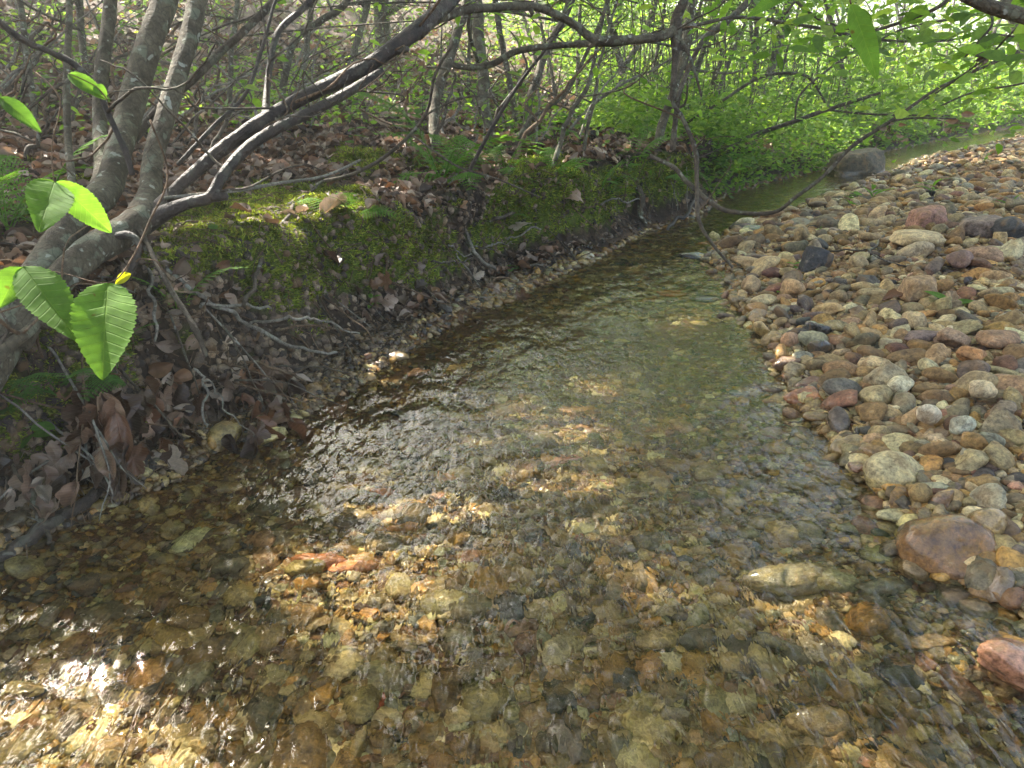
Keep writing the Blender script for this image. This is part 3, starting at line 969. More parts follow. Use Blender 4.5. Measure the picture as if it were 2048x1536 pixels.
def leaf_fine(nu=14, nv=7, serr=0.03, curl=0.0, fold=0.10, wid=0.30, droop=0.12, seed=0, tooth=11, tip=0.85):
    """veined leaf blade as a grid, length 1 along +x"""
    r = np.random.default_rng(seed)
    t = np.linspace(0, 1, nu)
    half = wid * np.sin(PI * t ** tip) ** 0.62 * (1 - 0.30 * t ** 3)
    s = np.linspace(-1, 1, nv)
    T_, S_ = np.meshgrid(t, s, indexing='ij')
    H = half[:, None] * (1 + serr * 2 * ((T_ * tooth * 2) % 1 - 0.5) * (np.abs(S_) > 0.9))
    Y = S_ * H
    X = T_ + 0.0 * S_
    Z = fold * np.abs(Y) - droop * T_ ** 2 + curl * (S_ ** 2) * 0.35 * np.sin(PI * T_) + 0.002 * np.cos((T_ - 0.55 * np.abs(Y)) * 11 * 2 * PI) * np.abs(S_) ** .5
    if curl:
        Z = Z + curl * 0.35 * fbm(T_ * 3 + seed, S_ * 1.5, seed * 1.7, 2)
    V = np.stack([X, Y, Z], -1).reshape(-1, 3)
    i = np.arange(nu * nv).reshape(nu, nv)
    F = np.stack([i[:-1, :-1], i[1:, :-1], i[1:, 1:], i[:-1, 1:]], -1).reshape(-1, 4)
    uv = np.stack([T_, Y], -1).reshape(-1, 2)
    return V, F, uv

def leaf_lobed(seed=0, lobes=3, curl=0.5):
    """dead oak or plane leaf: radial outline with lobes, three rings"""
    r = np.random.default_rng(seed)
    m = 60
    th = np.linspace(-PI, PI, m, endpoint=False)
    out = 0.30 + 0.20 * np.abs(np.cos(th * lobes * 0.5 + 0.0)) ** 0.9 + 0.035 * np.abs(np.sin(th * lobes * 2)) + 0.025 * r.normal(size=m)
    out = out * (1 - 0.45 * np.exp(-((np.abs(th) - PI) / 0.25) ** 2))
    V = [[0.5, 0, 0]]; uv = [[0.5, 0]]
    for q in (0.33, 0.66, 1.0):
        for a, o_ in zip(th, out):
            rr = q * o_ * (1 if q == 1 else 0.98)
            V.append([0.5 + rr * math.cos(a) * 1.15, rr * math.sin(a), 0]); uv.append([0.5 + rr * math.cos(a), rr * math.sin(a)])
    V = np.array(V)
    V[:, 2] = curl * (0.9 * V[:, 1] ** 2 * (1 if seed % 2 else -1) + 0.5 * (V[:, 0] - 0.5) ** 2 + 0.28 * fbm(V[:, 0] * 2.4 + seed, V[:, 1] * 2.4, seed * 2.1, 3))
    F = [[0, 1 + (k + 1) % m, 1 + k] for k in range(m)]
    Q = []
    for g in range(2):
        for k in range(m):
            a, b = 1 + g * m + k, 1 + g * m + (k + 1) % m
            F.append([a, b, b + m]); F.append([a, b + m, a + m])
    return V, np.array(F), np.array(uv)

GREENS = np.array([(0.075, 0.16, 0.018), (0.10, 0.20, 0.022), (0.055, 0.12, 0.018), (0.14, 0.22, 0.03), (0.045, 0.095, 0.016)])
DEADS = np.array([(0.17, 0.115, 0.075), (0.27, 0.20, 0.145), (0.10, 0.065, 0.042), (0.36, 0.285, 0.21), (0.21, 0.115, 0.06), (0.065, 0.045, 0.032), (0.28, 0.18, 0.12)])

def scatter_leaves(bag, pos, size, r, pal, tiltsd=0.5, mini=False, up=1.0, normals=None):
    n = len(pos)
    nn = r.normal(0, tiltsd, (n, 3)); nn[:, 2] += up
    if normals is not None: nn = nn * 0.5 + normals
    R = frames(nn, r.uniform(0, 2 * PI, n))
    col = pal[r.integers(0, len(pal), n)] * r.uniform(0.75, 1.25, (n, 1))
    T, F = (MINI_V, MINI_F) if mini else (LEAF_V, LEAF_F)
    V, FF, C, _ = scatter(T, F, pos, R, size, col)
    bag.add(V, FF, C)

# ------------------------------------------------------------------ unseen trees added to shade the brook; crowns cut open for sun and sky
SUNSPOTS = [(110, 1480, 230, 110), (600, 1150, 100, 42), (710, 1165, 100, 44), (650, 1230, 50, 26), (800, 1100, 110, 36), (890, 1010, 90, 28), (760, 1030, 50, 18), (820, 1220, 80, 44), (760, 1270, 60, 24), (1150, 865, 75, 24), (1110, 975, 95, 26), (1290, 850, 28, 8), (1260, 900, 30, 8),
            (1180, 775, 45, 12), (1045, 718, 40, 8), (1370, 672, 50, 10), (1600, 1215, 60, 14), (1510, 1190, 26, 22), (1660, 1265, 80, 22),
            (2000, 1375, 60, 45), (1930, 1400, 50, 30), (1625, 795, 26, 14), (1485, 940, 16, 10), (1700, 1500, 50, 30), (1280, 1150, 50, 22), (250, 1150, 26, 10),
            (1330, 1180, 40, 18), (640, 1440, 30, 14), (1240, 1000, 40, 12), (1020, 830, 40, 10), (960, 900, 40, 10)]
SKYGAPS = [(70, 1500, 260, 160), (690, 940, 60, 34), (660, 1010, 60, 26), (740, 1060, 60, 26), (850, 1130, 70, 30), (900, 1200, 60, 40),
           (880, 1290, 50, 50), (960, 1350, 50, 60), (560, 960, 22, 10), (780, 720, 60, 12), (840, 650, 30, 8), (700, 760, 40, 8), (1420, 1280, 50, 20), (1100, 1190, 60, 30), (560, 1140, 40, 16)]

TARGETS = [(190, 425, .72, .03), (120, 640, .65, .03), (208, 600, .63, .03), (400, 345, 1.46, .03), (450, 300, 1.48, .03), (480, 275, 1.5, .03), (540, 235, 1.52, .025),
           (670, 165, 1.57, .04), (700, 180, 1.57, .03), (345, 220, 1.6, .04), (330, 60, 1.78, .03), (60, 350, 0, .05), (640, 440, 0, .06), (1140, 385, 0, .08), (700, 500, 0, .09), (600, 560, 0, .07), (540, 470, 0, .06), (860, 540, 0, .06),
           (250, 40, 0, .5), (120, 60, 0, .35), (340, 20, 0, .3), (380, 240, 0, .12), (780, 215, 0, .2), (850, 300, 0, .12), (500, 340, 0, .08), (1000, 300, 0, .1), (930, 150, 0, .3),
           (760, 470, 0, .05), (450, 560, 0, .04), (340, 640, 0, .03), (120, 640, 0, .03), (430, 330, 0, .06), (1060, 430, 0, .05), (1210, 300, 0, .15), (2000, 215, 0, 1.2), (1950, 250, 0, .5), (1720, 340, 0, .12)]
_tp = []
for a_, b_, c_, d_ in TARGETS:
    _tp.append((hit(a_, b_)[0] if c_ == 0 else at(a_, b_, c_), d_))

def inmask(u, v, L, grow=1.0):
    m = np.zeros(u.shape, bool)
    for a, b, c, d in L:
        m |= ((u - a) / (c * grow)) ** 2 + ((v - b) / (d * grow)) ** 2 < 1
    return m

def canopy_keep(P):
    g = P - SUN * ((P[:, 2] + 0.05) / SUN[2])[:, None]
    u, v, d = proj(g)
    bad = (d > 0.1) & inmask(u, v, SUNSPOTS, 1.08)
    Q = P * [1, 1, -1]
    lit = (d > 0.1) & (u > -300) & (u < 2250) & (v < 1600) & (g[:, 1] < 5)      # would let the sun into the shaded reach
    u, v, d = proj(Q)
    bad |= (d > 0.1) & inmask(u, v, SKYGAPS) & ~lit
    for T_, rr_ in _tp:
        q = P - T_
        s_ = q @ SUN
        bad |= (s_ > 0) & (((q - s_[:, None] * SUN) ** 2).sum(1) < rr_ * rr_)
    # leaves thinned out so that sun reaches the thicket
    bad |= (g[:, 1] > 5.5) & (g[:, 0] > 0.6) & (g[:, 0] < 14) & ((np.sin(P[:, 0] * 51.3 + P[:, 1] * 37.7) * 43758.5) % 1 < 0.7)
    # never hanging into the picture
    u, v, d = proj(P)
    bad |= (d > 0) & (v > -40) & (u > -100) & (u < 2150)
    return ~bad

def sun_keep(P):
    """true where a leaf would not stop the sun on its way to one of the sunlit spots"""
    g = P - SUN * ((P[:, 2] + 0.05) / SUN[2])[:, None]
    u, v, d = proj(g)
    bad = (d > 0.1) & inmask(u, v, SUNSPOTS, 1.25)
    for T_, rr_ in _tp:
        q = P - T_
        s_ = q @ SUN
        bad |= (s_ > 0.1) & (((q - s_[:, None] * SUN) ** 2).sum(1) < rr_ * rr_)
    return ~bad

def shade_tree(name_label, base, centre, rad, nleaf, seed, leaf=0.13, group='unseen trees added to shade the brook'):
    r = np.random.default_rng(seed)
    base, centre, rad = np.array(base, float), np.array(centre, float), np.array(rad, float)
    base[2] = land(base[0], base[1])[0] - 0.05
    t = empty('tree', base, label=name_label, cat='tree', group=group)
    L = lambda V: V - base
    bag = Bag()
    P, R = smooth_path([base, base * 0.7 + centre * 0.3 + [0, 0, .4], base * .35 + centre * .65, centre], [0.13, 0.11, 0.085, 0.04], 8, 0.02, seed)
    addtube(bag, L(P), R, 12, 0.12, seed)
    mkobj('trunk', bag.mesh('trunk', M_BARK), t)
    # limbs
    for k in range(16):
        d = r.normal(size=3); d /= np.linalg.norm(d)
        e = centre + d * rad * r.uniform(0.55, 0.95)
        s = P[r.integers(len(P) // 2, len(P))]
        Q, q = smooth_path([s, (s + e) / 2 + [0, 0, 0.25], e], [0.045, 0.028, 0.009], 5, 0.03, k)
        if canopy_keep(Q[3:]).all():
            bag = Bag()
            addtube(bag, L(Q), q, 6)
            mkobj('limb', bag.mesh('limb', M_BARK), t)
    # leaves in clusters through the crown
    nc = nleaf // 30
    c = r.normal(size=(nc, 3)); c /= np.linalg.norm(c, axis=1)[:, None]
    c = centre + c * rad * (r.uniform(0, 1, (nc, 1)) ** 0.45)
    pos = np.repeat(c, 30, 0) + r.normal(0, 1, (nc * 30, 3)) * [0.42, 0.42, 0.16]
    bag = Bag()
    scatter_leaves(bag, pos, r.uniform(0.7, 1.3, len(pos)) * leaf, r, GREENS, 0.45, mini=True)
    V = bag.V[0].reshape(-1, 4, 3)
    mid = V.mean(1)
    ok = canopy_keep(mid)
    for q in range(4):
        ok &= canopy_keep(V[:, q]) & canopy_keep((V[:, q] + mid) / 2)
    V = V[ok]
    C = bag.C[0].reshape(-1, 4, 3)[ok].reshape(-1, 3)
    F = (MINI_F[None] + (np.arange(len(V)) * 4)[:, None, None]).reshape(-1, 3)
    mkobj('crown', mkmesh('crown', L(V.reshape(-1, 3)), F, M_LEAF, C, smooth=False), t)

BIG = [('unseen shade tree left of the brook with its crown over the near water', (-4.6, 3.6, 0), (-3.4, 4.0, 5.4), (3.2, 3.0, 1.6), 25000),
       ('unseen shade tree farther up the left slope with a wide crown', (-6.4, 7.2, 0), (-4.6, 7.2, 6.8), (3.6, 3.2, 1.8), 14000),
       ('unseen shade tree high on the left slope out of the picture', (-9, 10.5, 0), (-6.5, 10.5, 8.5), (3.4, 3.4, 1.8), 7000),
       ('unseen shade tree close to the left of the camera', (-3.2, 0.6, 0), (-2.0, 1.6, 4.8), (2.8, 2.8, 1.3), 18000),
       ('unseen shade tree right of the bar whose crown meets the left ones', (5.6, 6.2, 0), (2.6, 6.2, 6.6), (3.2, 3.0, 1.6), 11000),
       ('unseen shade tree behind the bar at the right', (7.5, 4.0, 0), (4.2, 3.2, 6.4), (2.8, 2.8, 1.4), 6000),
       ('unseen shade tree upstream on the right bank', (9.5, 9.5, 0), (6.5, 10.0, 7.5), (3.2, 3.0, 1.6), 5000),
       ('unseen shade tree on the slope beyond the shrub, crown above the picture', (-9.5, 12.0, 0), (-5.6, 11.2, 7.6), (3.4, 3.2, 1.8), 15000),
       ('unseen shade tree deep on the left slope with a dense crown', (-12.5, 16.5, 0), (-9.0, 15.0, 9.2), (3.8, 3.6, 2.0), 14000),
       ('unseen shade tree beyond the slope whose crown shades the litter', (-9.0, 13.6, 0), (-2.4, 12.2, 7.4), (3.2, 3.0, 1.7), 13000),
       ('unseen shade tree left of the path of the brook with a broad low crown', (-7.6, 9.6, 0), (-1.6, 7.6, 6.2), (3.0, 2.6, 1.5), 12000),
       ('unseen shade tree beyond the bend whose crown closes over the brook', (7.6, 10.6, 0), (0.9, 9.8, 7.4), (2.8, 2.4, 1.4), 8000),
       ('unseen shade tree at the top of the left slope', (-14, 19, 0), (-13.0, 20.0, 10.0), (4.5, 4.5, 2.2), 9000),
       ('unseen shade tree behind the camera', (0.6, -3.4, 0), (0.2, -1.6, 5.6), (2.8, 2.4, 1.3), 6000)]
for k, (lb, b, c, rd, nl) in enumerate(BIG):  # crowns stand out of view to block sun and sky
    shade_tree(lb, b, c, rd, nl, 40 + k)
# ------------------------------------------------------------------ the leaning shrub on the left bank, traced stem by stem
def twig_thing(name, paths, mat, label, cat, group=None, parts=None, sides=7, lump=0.15, jit=0.0, seed=0):
    """a branch or stick of several traced pieces; first is the main stem, others are children"""
    P0, R0 = pxpath(paths[0])
    base = P0[0]
    t = empty(name, base, label=label, cat=cat, group=group)
    for i, L in enumerate(paths):
        P, R = pxpath(L)
        Q, q = smooth_path(P, R, 6, jit, seed + i)
        bag = Bag()
        addtube(bag, Q - base, q, sides, lump, seed + i)
        nm = (parts[i] if parts else ('stem' if i == 0 else 'side_twig'))
        mkobj(nm, bag.mesh(nm, mat), t)
    return t, base

LIMBS = []
shrub_base = hit(60, 690)[0]
shrub = empty('shrub', shrub_base, label='big grey shrub with many stems leaning from the left bank over the brook', cat='shrub')
def shrub_piece(nm, L, mat, sides=14, lump=0.20, seed=0, sub=7, jit=0.0, knots=()):
    P, R = pxpath(L)
    R = R * (0.9 if seed in (1, 2, 3) else 0.8 if seed in (5, 6) else 0.88)
    if nm == 'limb': LIMBS.append((P, R))
    if L[-1][1] < 0 and L[-1][1] > -60:          # go on growing above the picture
        rr = np.random.default_rng(seed)
        d = P[-1] - P[-2]; d /= np.linalg.norm(d)
        for k in range(4):
            d = d + rr.normal(0, .16, 3) + [0, 0, .12]; d /= np.linalg.norm(d)
            P = np.vstack([P, P[-1] + d * .35]); R = np.append(R, R[-1] * .72)
    Q, q = smooth_path(P, R, sub, jit, seed)
    bag = Bag()
    addtube(bag, Q - shrub_base, q, sides, lump, seed)
    for (u, v, d, ang, ln, rp) in knots:        # short broken stubs
        A = at(u, v, d); B = A + np.array([math.cos(ang), 0, math.sin(ang)]) * ln * d / FPX
        addtube(bag, np.array([A, (A + B) / 2, B]) - shrub_base, np.array([rp, rp * .85, rp * .7]) * d / FPX, 8, 0.2, seed + 1)
    return mkobj(nm, bag.mesh(nm, mat), shrub)
D0 = 1.5
# root flare and the two boles that carry everything
shrub_piece('stem', [(-60, 790, 1.16, 50), (0, 690, 1.20, 46), (55, 590, 1.23, 38), (110, 500, 1.32, 34), (165, 425, 1.42, 33), (215, 375, 1.52, 30), (238, 300, 1.62, 27), (262, 210, 1.72, 27), (295, 100, 1.76, 27), (325, 20, 1.8, 26), (345, -50, 1.84, 25)], M_BARK, 18, 0.14, 1)
shrub_piece('stem', [(30, 690, 1.2, 30), (70, 620, 1.22, 32), (118, 560, 1.26, 33), (185, 500, 1.34, 34), (245, 465, 1.40, 35), (285, 430, 1.44, 33), (300, 385, 1.52, 24), (308, 310, 1.56, 21), (335, 220, 1.6, 20), (362, 130, 1.64, 20), (382, 60, 1.68, 20), (400, -40, 1.72, 20)], M_BARK, 16, 0.14, 2)
shrub_piece('stem', [(165, 440, 1.44, 24), (205, 350, 1.6, 19), (200, 260, 1.74, 15), (203, 150, 1.78, 15), (215, 60, 1.82, 14), (228, -40, 1.86, 14)], M_BARK, 12, 0.12, 3)
shrub_piece('stem', [(85, 650, 1.2, 16), (118, 560, 1.27, 14), (140, 470, 1.36, 12), (145, 380, 1.46, 9), (136, 280, 1.55, 8), (133, 150, 1.6, 7.5), (136, -30, 1.66, 7)], M_BARK, 10, 0.1, 4)
# wet dark limb sweeping up to the right, with its twin below
shrub_piece('limb', [(270, 450, 1.46, 26), (310, 425, 1.45, 22), (350, 380, 1.46, 15), (395, 340, 1.47, 16), (445, 298, 1.49, 17), (500, 258, 1.5, 18), (570, 215, 1.53, 17), (640, 178, 1.56, 18), (720, 140, 1.6, 18), (780, 100, 1.63, 19), (832, 62, 1.66, 22), (880, 20, 1.7, 19), (930, -40, 1.75, 17)], M_BARK_WET, 16, 0.14, 5,
            knots=[(775, 105, 1.63, 0.15, 42, 9)])
shrub_piece('limb', [(285, 452, 1.44, 25), (330, 425, 1.43, 19), (380, 405, 1.42, 14), (420, 393, 1.42, 14), (446, 350, 1.43, 13), (490, 300, 1.46, 14), (545, 262, 1.49, 14), (620, 225, 1.52, 13), (700, 182, 1.56, 12), (764, 142, 1.6, 10)], M_BARK_WET, 14, 0.14, 6,
            knots=[(420, 394, 1.42, 0.05, 34, 11)])
# limb arching right to the dark junction
shrub_piece('limb', [(835, 68, 1.66, 15), (870, 40, 1.7, 12), (920, 22, 1.78, 10), (980, 15, 1.85, 9), (1060, 12, 1.95, 9), (1110, 28, 2.0, 9), (1150, 50, 2.03, 9), (1190, 78, 2.06, 10), (1250, 80, 2.1, 10), (1310, 76, 2.12, 9), (1352, 60, 2.15, 12)], M_BARK, 12, 0.16, 7,
            knots=[(1060, 14, 1.95, -1.2, 14, 6), (1192, 80, 2.06, -2.3, 16, 7)])
shrub_piece('limb', [(905, 130, 2.2, 6), (940, 135, 2.2, 7), (985, 128, 2.2, 7), (1020, 108, 2.2, 7), (1060, 97, 2.2, 7), (1130, 90, 2.2, 7), (1240, 84, 2.16, 8), (1340, 66, 2.15, 9)], M_BARK, 10, 0.14, 8)
shrub_piece('limb', [(530, 242, 1.51, 10), (533, 195, 1.54, 8), (540, 130, 1.58, 7), (556, 65, 1.62, 7), (600, 22, 1.66, 7), (660, -30, 1.7, 7)], M_BARK_WET, 10, 0.12, 9)
shrub_piece('limb', [(268, 280, 1.9, 9), (320, 215, 1.9, 9), (385, 160, 1.9, 9), (440, 105, 1.92, 9), (500, 50, 1.94, 8), (560, -20, 1.98, 8)], M_BARK_THIN, 10, 0.1, 10)
shrub_piece('limb', [(265, 350, 1.36, 6), (250, 300, 1.35, 7), (215, 225, 1.33, 6), (190, 170, 1.31, 6), (150, 130, 1.29, 8), (110, 108, 1.27, 7), (50, 82, 1.25, 7), (0, 45, 1.22, 7), (-60, -10, 1.2, 7)], M_BARK_WET, 9, 0.3, 11)
shrub_piece('limb', [(200, 480, 1.36, 8), (258, 470, 1.36, 9), (278, 500, 1.36, 6), (250, 560, 1.35, 9), (215, 600, 1.35, 9)], M_BARK_WET, 9, 0.2, 12)
shrub_piece('limb', [(75, 640, 1.2, 12), (60, 660, 1.18, 13), (20, 690, 1.15, 14), (-20, 735, 1.12, 13)], M_BARK, 9, 0.2, 13)
shrub_piece('twig', [(278, 455, 1.4, 7), (300, 500, 1.38, 6), (330, 560, 1.36, 6), (368, 620, 1.35, 6), (395, 668, 1.34, 7), (412, 712, 1.34, 5)], M_BARK_THIN, 8, 0.3, 14)
shrub_piece('twig', [(330, 396, 1.42, 4), (480, 380, 1.6, 4), (560, 366, 1.75, 4), (650, 352, 1.9, 3.5), (720, 320, 2.0, 3)], M_TWIG_PALE, 7, 0.2, 15)
shrub_piece('twig', [(355, 330, 1.62, 5), (430, 250, 1.66, 5), (490, 190, 1.7, 4.5), (520, 110, 1.74, 4), (545, 20, 1.78, 4), (560, -40, 1.8, 4)], M_BARK_WET, 7, 0.2, 16)
# the dark junction and what hangs from it
shrub_piece('limb', [(1378, -40, 2.12, 9), (1368, 0, 2.13, 10), (1352, 40, 2.15, 13), (1352, 66, 2.15, 14), (1350, 120, 2.15, 8), (1345, 200, 2.15, 4.5), (1362, 230, 2.15, 4.5), (1380, 270, 2.15, 5), (1392, 310, 2.15, 6), (1394, 380, 2.14, 4.5), (1398, 440, 2.12, 4.5), (1425, 488, 2.1, 3.5), (1465, 535, 2.1, 3)], M_BARK_THIN, 9, 0.25, 17)
shrub_piece('twig', [(1352, 60, 2.15, 7), (1410, 46, 2.2, 4), (1485, 34, 2.3, 4), (1600, 50, 2.4, 3.5), (1680, 64, 2.45, 3.5), (1712, 74, 2.5, 3.5), (1792, 82, 2.5, 3), (1850, 82, 2.5, 3), (1902, 80, 2.5, 2.6), (1960, 66, 2.5, 2.2), (2060, 78, 2.5, 2)], M_BARK_THIN, 7, 0.2, 18)
shrub_piece('twig', [(1356, 70, 2.15, 5), (1378, 110, 2.12, 3.5), (1390, 145, 2.1, 3), (1403, 192, 2.1, 2.6)], M_BARK_THIN, 6, 0.2, 19)
shrub_piece('twig', [(1352, 200, 2.15, 4), (1400, 90, 2.3, 6), (1440, 55, 2.4, 7), (1495, 5, 2.5, 8), (1530, -40, 2.6, 8)], M_BARK_THIN, 8, 0.15, 20)
shrub_piece('twig', [(1345, 300, 2.3, 7), (1356, 200, 2.25, 6), (1372, 150, 2.22, 6), (1395, 100, 2.2, 5)], M_BARK_THIN, 8, 0.15, 21)

r = np.random.default_rng(404)
for k in range(52):
    P, R = LIMBS[r.integers(len(LIMBS))]
    i = r.integers(1, len(P))
    s0 = P[i - 1] + (P[i] - P[i - 1]) * r.uniform()
    ln = r.uniform(.10, .42)
    d = r.normal(0, 1, 3) * [1, .7, .6] + [0.25, 0, 0.35]; d /= np.linalg.norm(d)
    e = s0 + d * ln
    Q, q = smooth_path([s0, s0 + d * ln * .35 + r.normal(0, .02, 3), s0 + d * ln * .7 + r.normal(0, .03, 3), e], np.array([.0028, .0022, .0016, .0008]) * r.uniform(.7, 1.3), 5, .003, k)
    bag = Bag(); addtube(bag, Q - shrub_base, q, 5, .3, k)
    mkobj('twig', bag.mesh('twig', (M_BARK_THIN, M_TWIG_BROWN)[k % 2]), shrub)

# leafy sprays for any branch
def spray_leaves(bag, P, r, n, size, spread, pal, tilt=0.6):
    k = r.integers(0, len(P), n)
    pos = P[k] + r.normal(0, 1, (n, 3)) * spread
    scatter_leaves(bag, pos, r.uniform(0.65, 1.3, n) * size, r, pal, tilt)
def pxspan(L, sub=8):
    P, R = pxpath(L); return smooth_path(P, R, sub)[0]
BRIGHT = np.array([(0.15, 0.26, 0.045), (0.20, 0.33, 0.06), (0.11, 0.20, 0.04), (0.26, 0.36, 0.08)])
r = np.random.default_rng(77)
bag = Bag()
for L, n, s in (([(1485, 34, 2.3, 4), (1600, 50, 2.4, 3.5), (1712, 74, 2.5, 3.5), (1850, 82, 2.5, 3), (2040, 70, 2.5, 2)], 150, 0.055),
                ([(1380, 10, 2.3, 4), (1250, 20, 2.3, 3), (1130, 30, 2.2, 3)], 26, 0.05), ([(1350, 90, 2.2, 4), (1310, 190, 2.2, 3)], 8, 0.05),
                ([(900, 60, 2.0, 4), (1020, 60, 2.1, 4), (1100, 100, 2.2, 4)], 16, 0.045)):
    spray_leaves(bag, pxspan(L) - shrub_base, r, n, s, [0.10, 0.12, 0.06], BRIGHT)
for (u, v, d) in ((1298, 205, 2.2), (1322, 200, 2.2), (1318, 222, 2.2), (520, 180, 1.7), (505, 195, 1.7), (480, 165, 1.7)):
    scatter_leaves(bag, at(u, v, d)[None] - shrub_base, np.array([0.05]), r, BRIGHT, 0.7)
mkobj('leaves', bag.mesh('leaves', M_LEAF), shrub)

# ------------------------------------------------------------------ broad toothed leaves held close to the camera
FINE = [leaf_fine(61, 13, 0.07, 0.10, 0.16, 0.33, 0.16 + .05 * k, k, 12, 0.92) for k in range(3)]
NARROW = leaf_fine(20, 7, 0.02, 0.0, 0.15, 0.20, 0.22, 9, 10, 0.85)
def leaf_between(name, a, b, wpx, parent, origin, col, tmpl=0, roll=0.0, mat=None):
    """a leaf with base and tip at two traced points"""
    A, B = at(*a), at(*b)
    x = B - A; ln = np.linalg.norm(x); x /= ln
    toc = np.array([0, 0, CAM_H]) - (A + B) / 2
    nrm = toc / np.linalg.norm(toc) + np.array([0, -0.1, 0.55]) + np.cross(x, [0, 0, 1]) * roll
    nrm -= x * (nrm @ x); nrm /= np.linalg.norm(nrm)
    y = np.cross(nrm, x)
    V, F, uv = NARROW if tmpl == 9 else FINE[tmpl]
    wid = wpx * (a[2] + b[2]) / 2 / FPX
    k = wid / (np.ptp(V[:, 1]) * max(abs((y / 1.0) @ np.array([1, 0, 0])), 0.55) if False else np.ptp(V[:, 1]))
    Q = (V[:, :1] * ln) * x + (V[:, 1:2] * k) * y + (V[:, 2:] * ln) * nrm + A - origin
    me = mkmesh(name, Q, F, mat or M_BROAD, uv=uv)
    o = mkobj(name, me, parent)
    o.color = (*col, 1)
    return o

def sprig(label, stem, leaves, mat=M_TWIG_BROWN, name='leafy_sprig', group='leafy sprigs reaching over the left bank'):
    P0 = at(*stem[0][:3])
    t = empty(name, P0, label=label, cat='leafy sprig', group=group)
    bag = Bag()
    P, R = pxpath(stem); Q, q = smooth_path(P, R, 5)
    addtube(bag, Q - P0, q, 6, 0.1)
    mkobj('twig', bag.mesh('twig', mat), t)
    for i, (a, b, w, c, *tm) in enumerate(leaves):
        leaf_between('leaf', a, b, w, t, P0, c, tm[0] if tm else i % 3, tm[1] if len(tm) > 1 else 0)
    return t
GA, GB, GC = (0.095, 0.19, 0.035), (0.12, 0.235, 0.04), (0.07, 0.145, 0.03)
sprig('pair of broad toothed green leaves in front of the shrub base', [(72, 145, .72, 1.5), (120, 200, .72, 1.5), (104, 290, .72, 1.2), (108, 366, .72, 1.2)],
      [((109, 364, .72), (84, 440, .66), 88, GA, 0, -.3), ((112, 364, .72), (222, 460, .74), 62, GB, 1, .3)])
sprig('cluster of three broad toothed leaves hanging at the left edge', [(300, 240, .70, 2), (336, 350, .70, 2), (300, 440, .69, 2), (262, 520, .68, 1.6), (216, 566, .66, 1.2), (120, 545, .66, 1.0), (45, 534, .66, 1.0)],
      [((45, 535, .66), (-6, 606, .64), 62, GB, 2), ((46, 534, .66), (146, 662, .63), 92, GA, 0), ((216, 566, .66), (200, 728, .60), 122, GB, 1)])
sprig('single green leaf at the left edge above the fern', [(-40, 170, .8, 1.5), (0, 195, .8, 1.2)], [((0, 195, .8), (74, 250, .8), 36, GC, 2)])
sprig('light green leaf behind the dark crooked stick', [(215, 200, .95, 1.5), (190, 172, .95, 1.2), (136, 146, .95, 1.0)], [((136, 148, .95), (210, 190, .95), 34, GA, 1), ((188, 172, .95), (212, 186, .95), 24, GB, 2)])
sprig('small bright yellow leaf above the hanging cluster', [(262, 520, .9, 1.2), (250, 548, .9, 1.0)], [((262, 548, .9), (226, 566, .9), 22, (0.42, 0.42, 0.02), 1)])
sprig('long blurred green leaf hanging at the top right', [(1690, -40, .52, 2), (1702, 8, .52, 1.5)], [((1702, 8, .52), (1762, 152, .52), 44, GB, 9), ((1600, -30, .5), (1500, 20, .5), 30, GB, 9)], group=None)

# ------------------------------------------------------------------ right hand branches
def branch(label, pieces, nleaf, size, mat=M_BARK_THIN, name='branch', spread=(0.12, 0.14, 0.07), pal=BRIGHT, seed=0, cat='branch', parts=None, on=None):
    t, b = twig_thing(name, pieces, mat, label, cat, parts=parts or ['stem'] + ['side_twig'] * 9, seed=seed)
    if nleaf:
        r = np.random.default_rng(seed + 5)
        bag = Bag()
        for L in (pieces if on is None else [pieces[i] for i in on]):
            spray_leaves(bag, pxspan(L) - b, r, nleaf // len(pieces), size, spread, pal)
        mkobj('leaves', bag.mesh('leaves', M_LEAF), t)
    return t
branch('slender leafy branch arching in from the top right corner', [[(1930, -40, 2.0, 4), (1880, 12, 2.0, 4), (1800, 45, 2.05, 3.5), (1745, 60, 2.1, 3), (1690, 56, 2.15, 2.5), (1660, 46, 2.15, 2)], [(1960, -30, 2.0, 3), (1985, 40, 2.0, 2.5), (1965, 75, 2.0, 2.5), (1925, 120, 2.05, 2)],
        [(2100, 20, 1.9, 3), (2030, 60, 1.95, 2.5), (1980, 110, 2.0, 2), (1910, 160, 2.05, 1.5)]], 210, 0.062, seed=31)
branch('thick blurred branch cutting the top right corner', [[(1900, -30, .85, 13), (1960, 5, .85, 13), (2020, 25, .85, 14), (2120, 50, .85, 15)]], 0, 0, mat=M_BARK, seed=32)
branch('long bare branch arching low over the gravel bar', [[(1300, 312, 2.7, 4.5), (1348, 335, 2.65, 4.5), (1372, 362, 2.6, 5), (1425, 408, 2.55, 5), (1468, 424, 2.5, 5), (1546, 425, 2.45, 4), (1590, 395, 2.4, 4), (1645, 354, 2.4, 4), (1705, 292, 2.4, 4), (1785, 240, 2.4, 3.5), (1861, 186, 2.4, 3), (1910, 160, 2.4, 2.5), (2060, 95, 2.4, 2)],
        [(1782, 242, 2.4, 2.4), (1830, 236, 2.4, 2), (1912, 237, 2.4, 1.8)]], 0, 0, seed=33)
branch('low bare branch rising right over the far water', [[(1482, 280, 4.6, 4), (1530, 262, 4.6, 4.5), (1567, 250, 4.55, 4.5), (1656, 219, 4.5, 4), (1760, 186, 4.4, 3)], [(1656, 219, 4.5, 2.5), (1740, 228, 4.4, 2.2), (1900, 232, 4.2, 2)]], 60, 0.06, seed=34, spread=(.2, .3, .1))
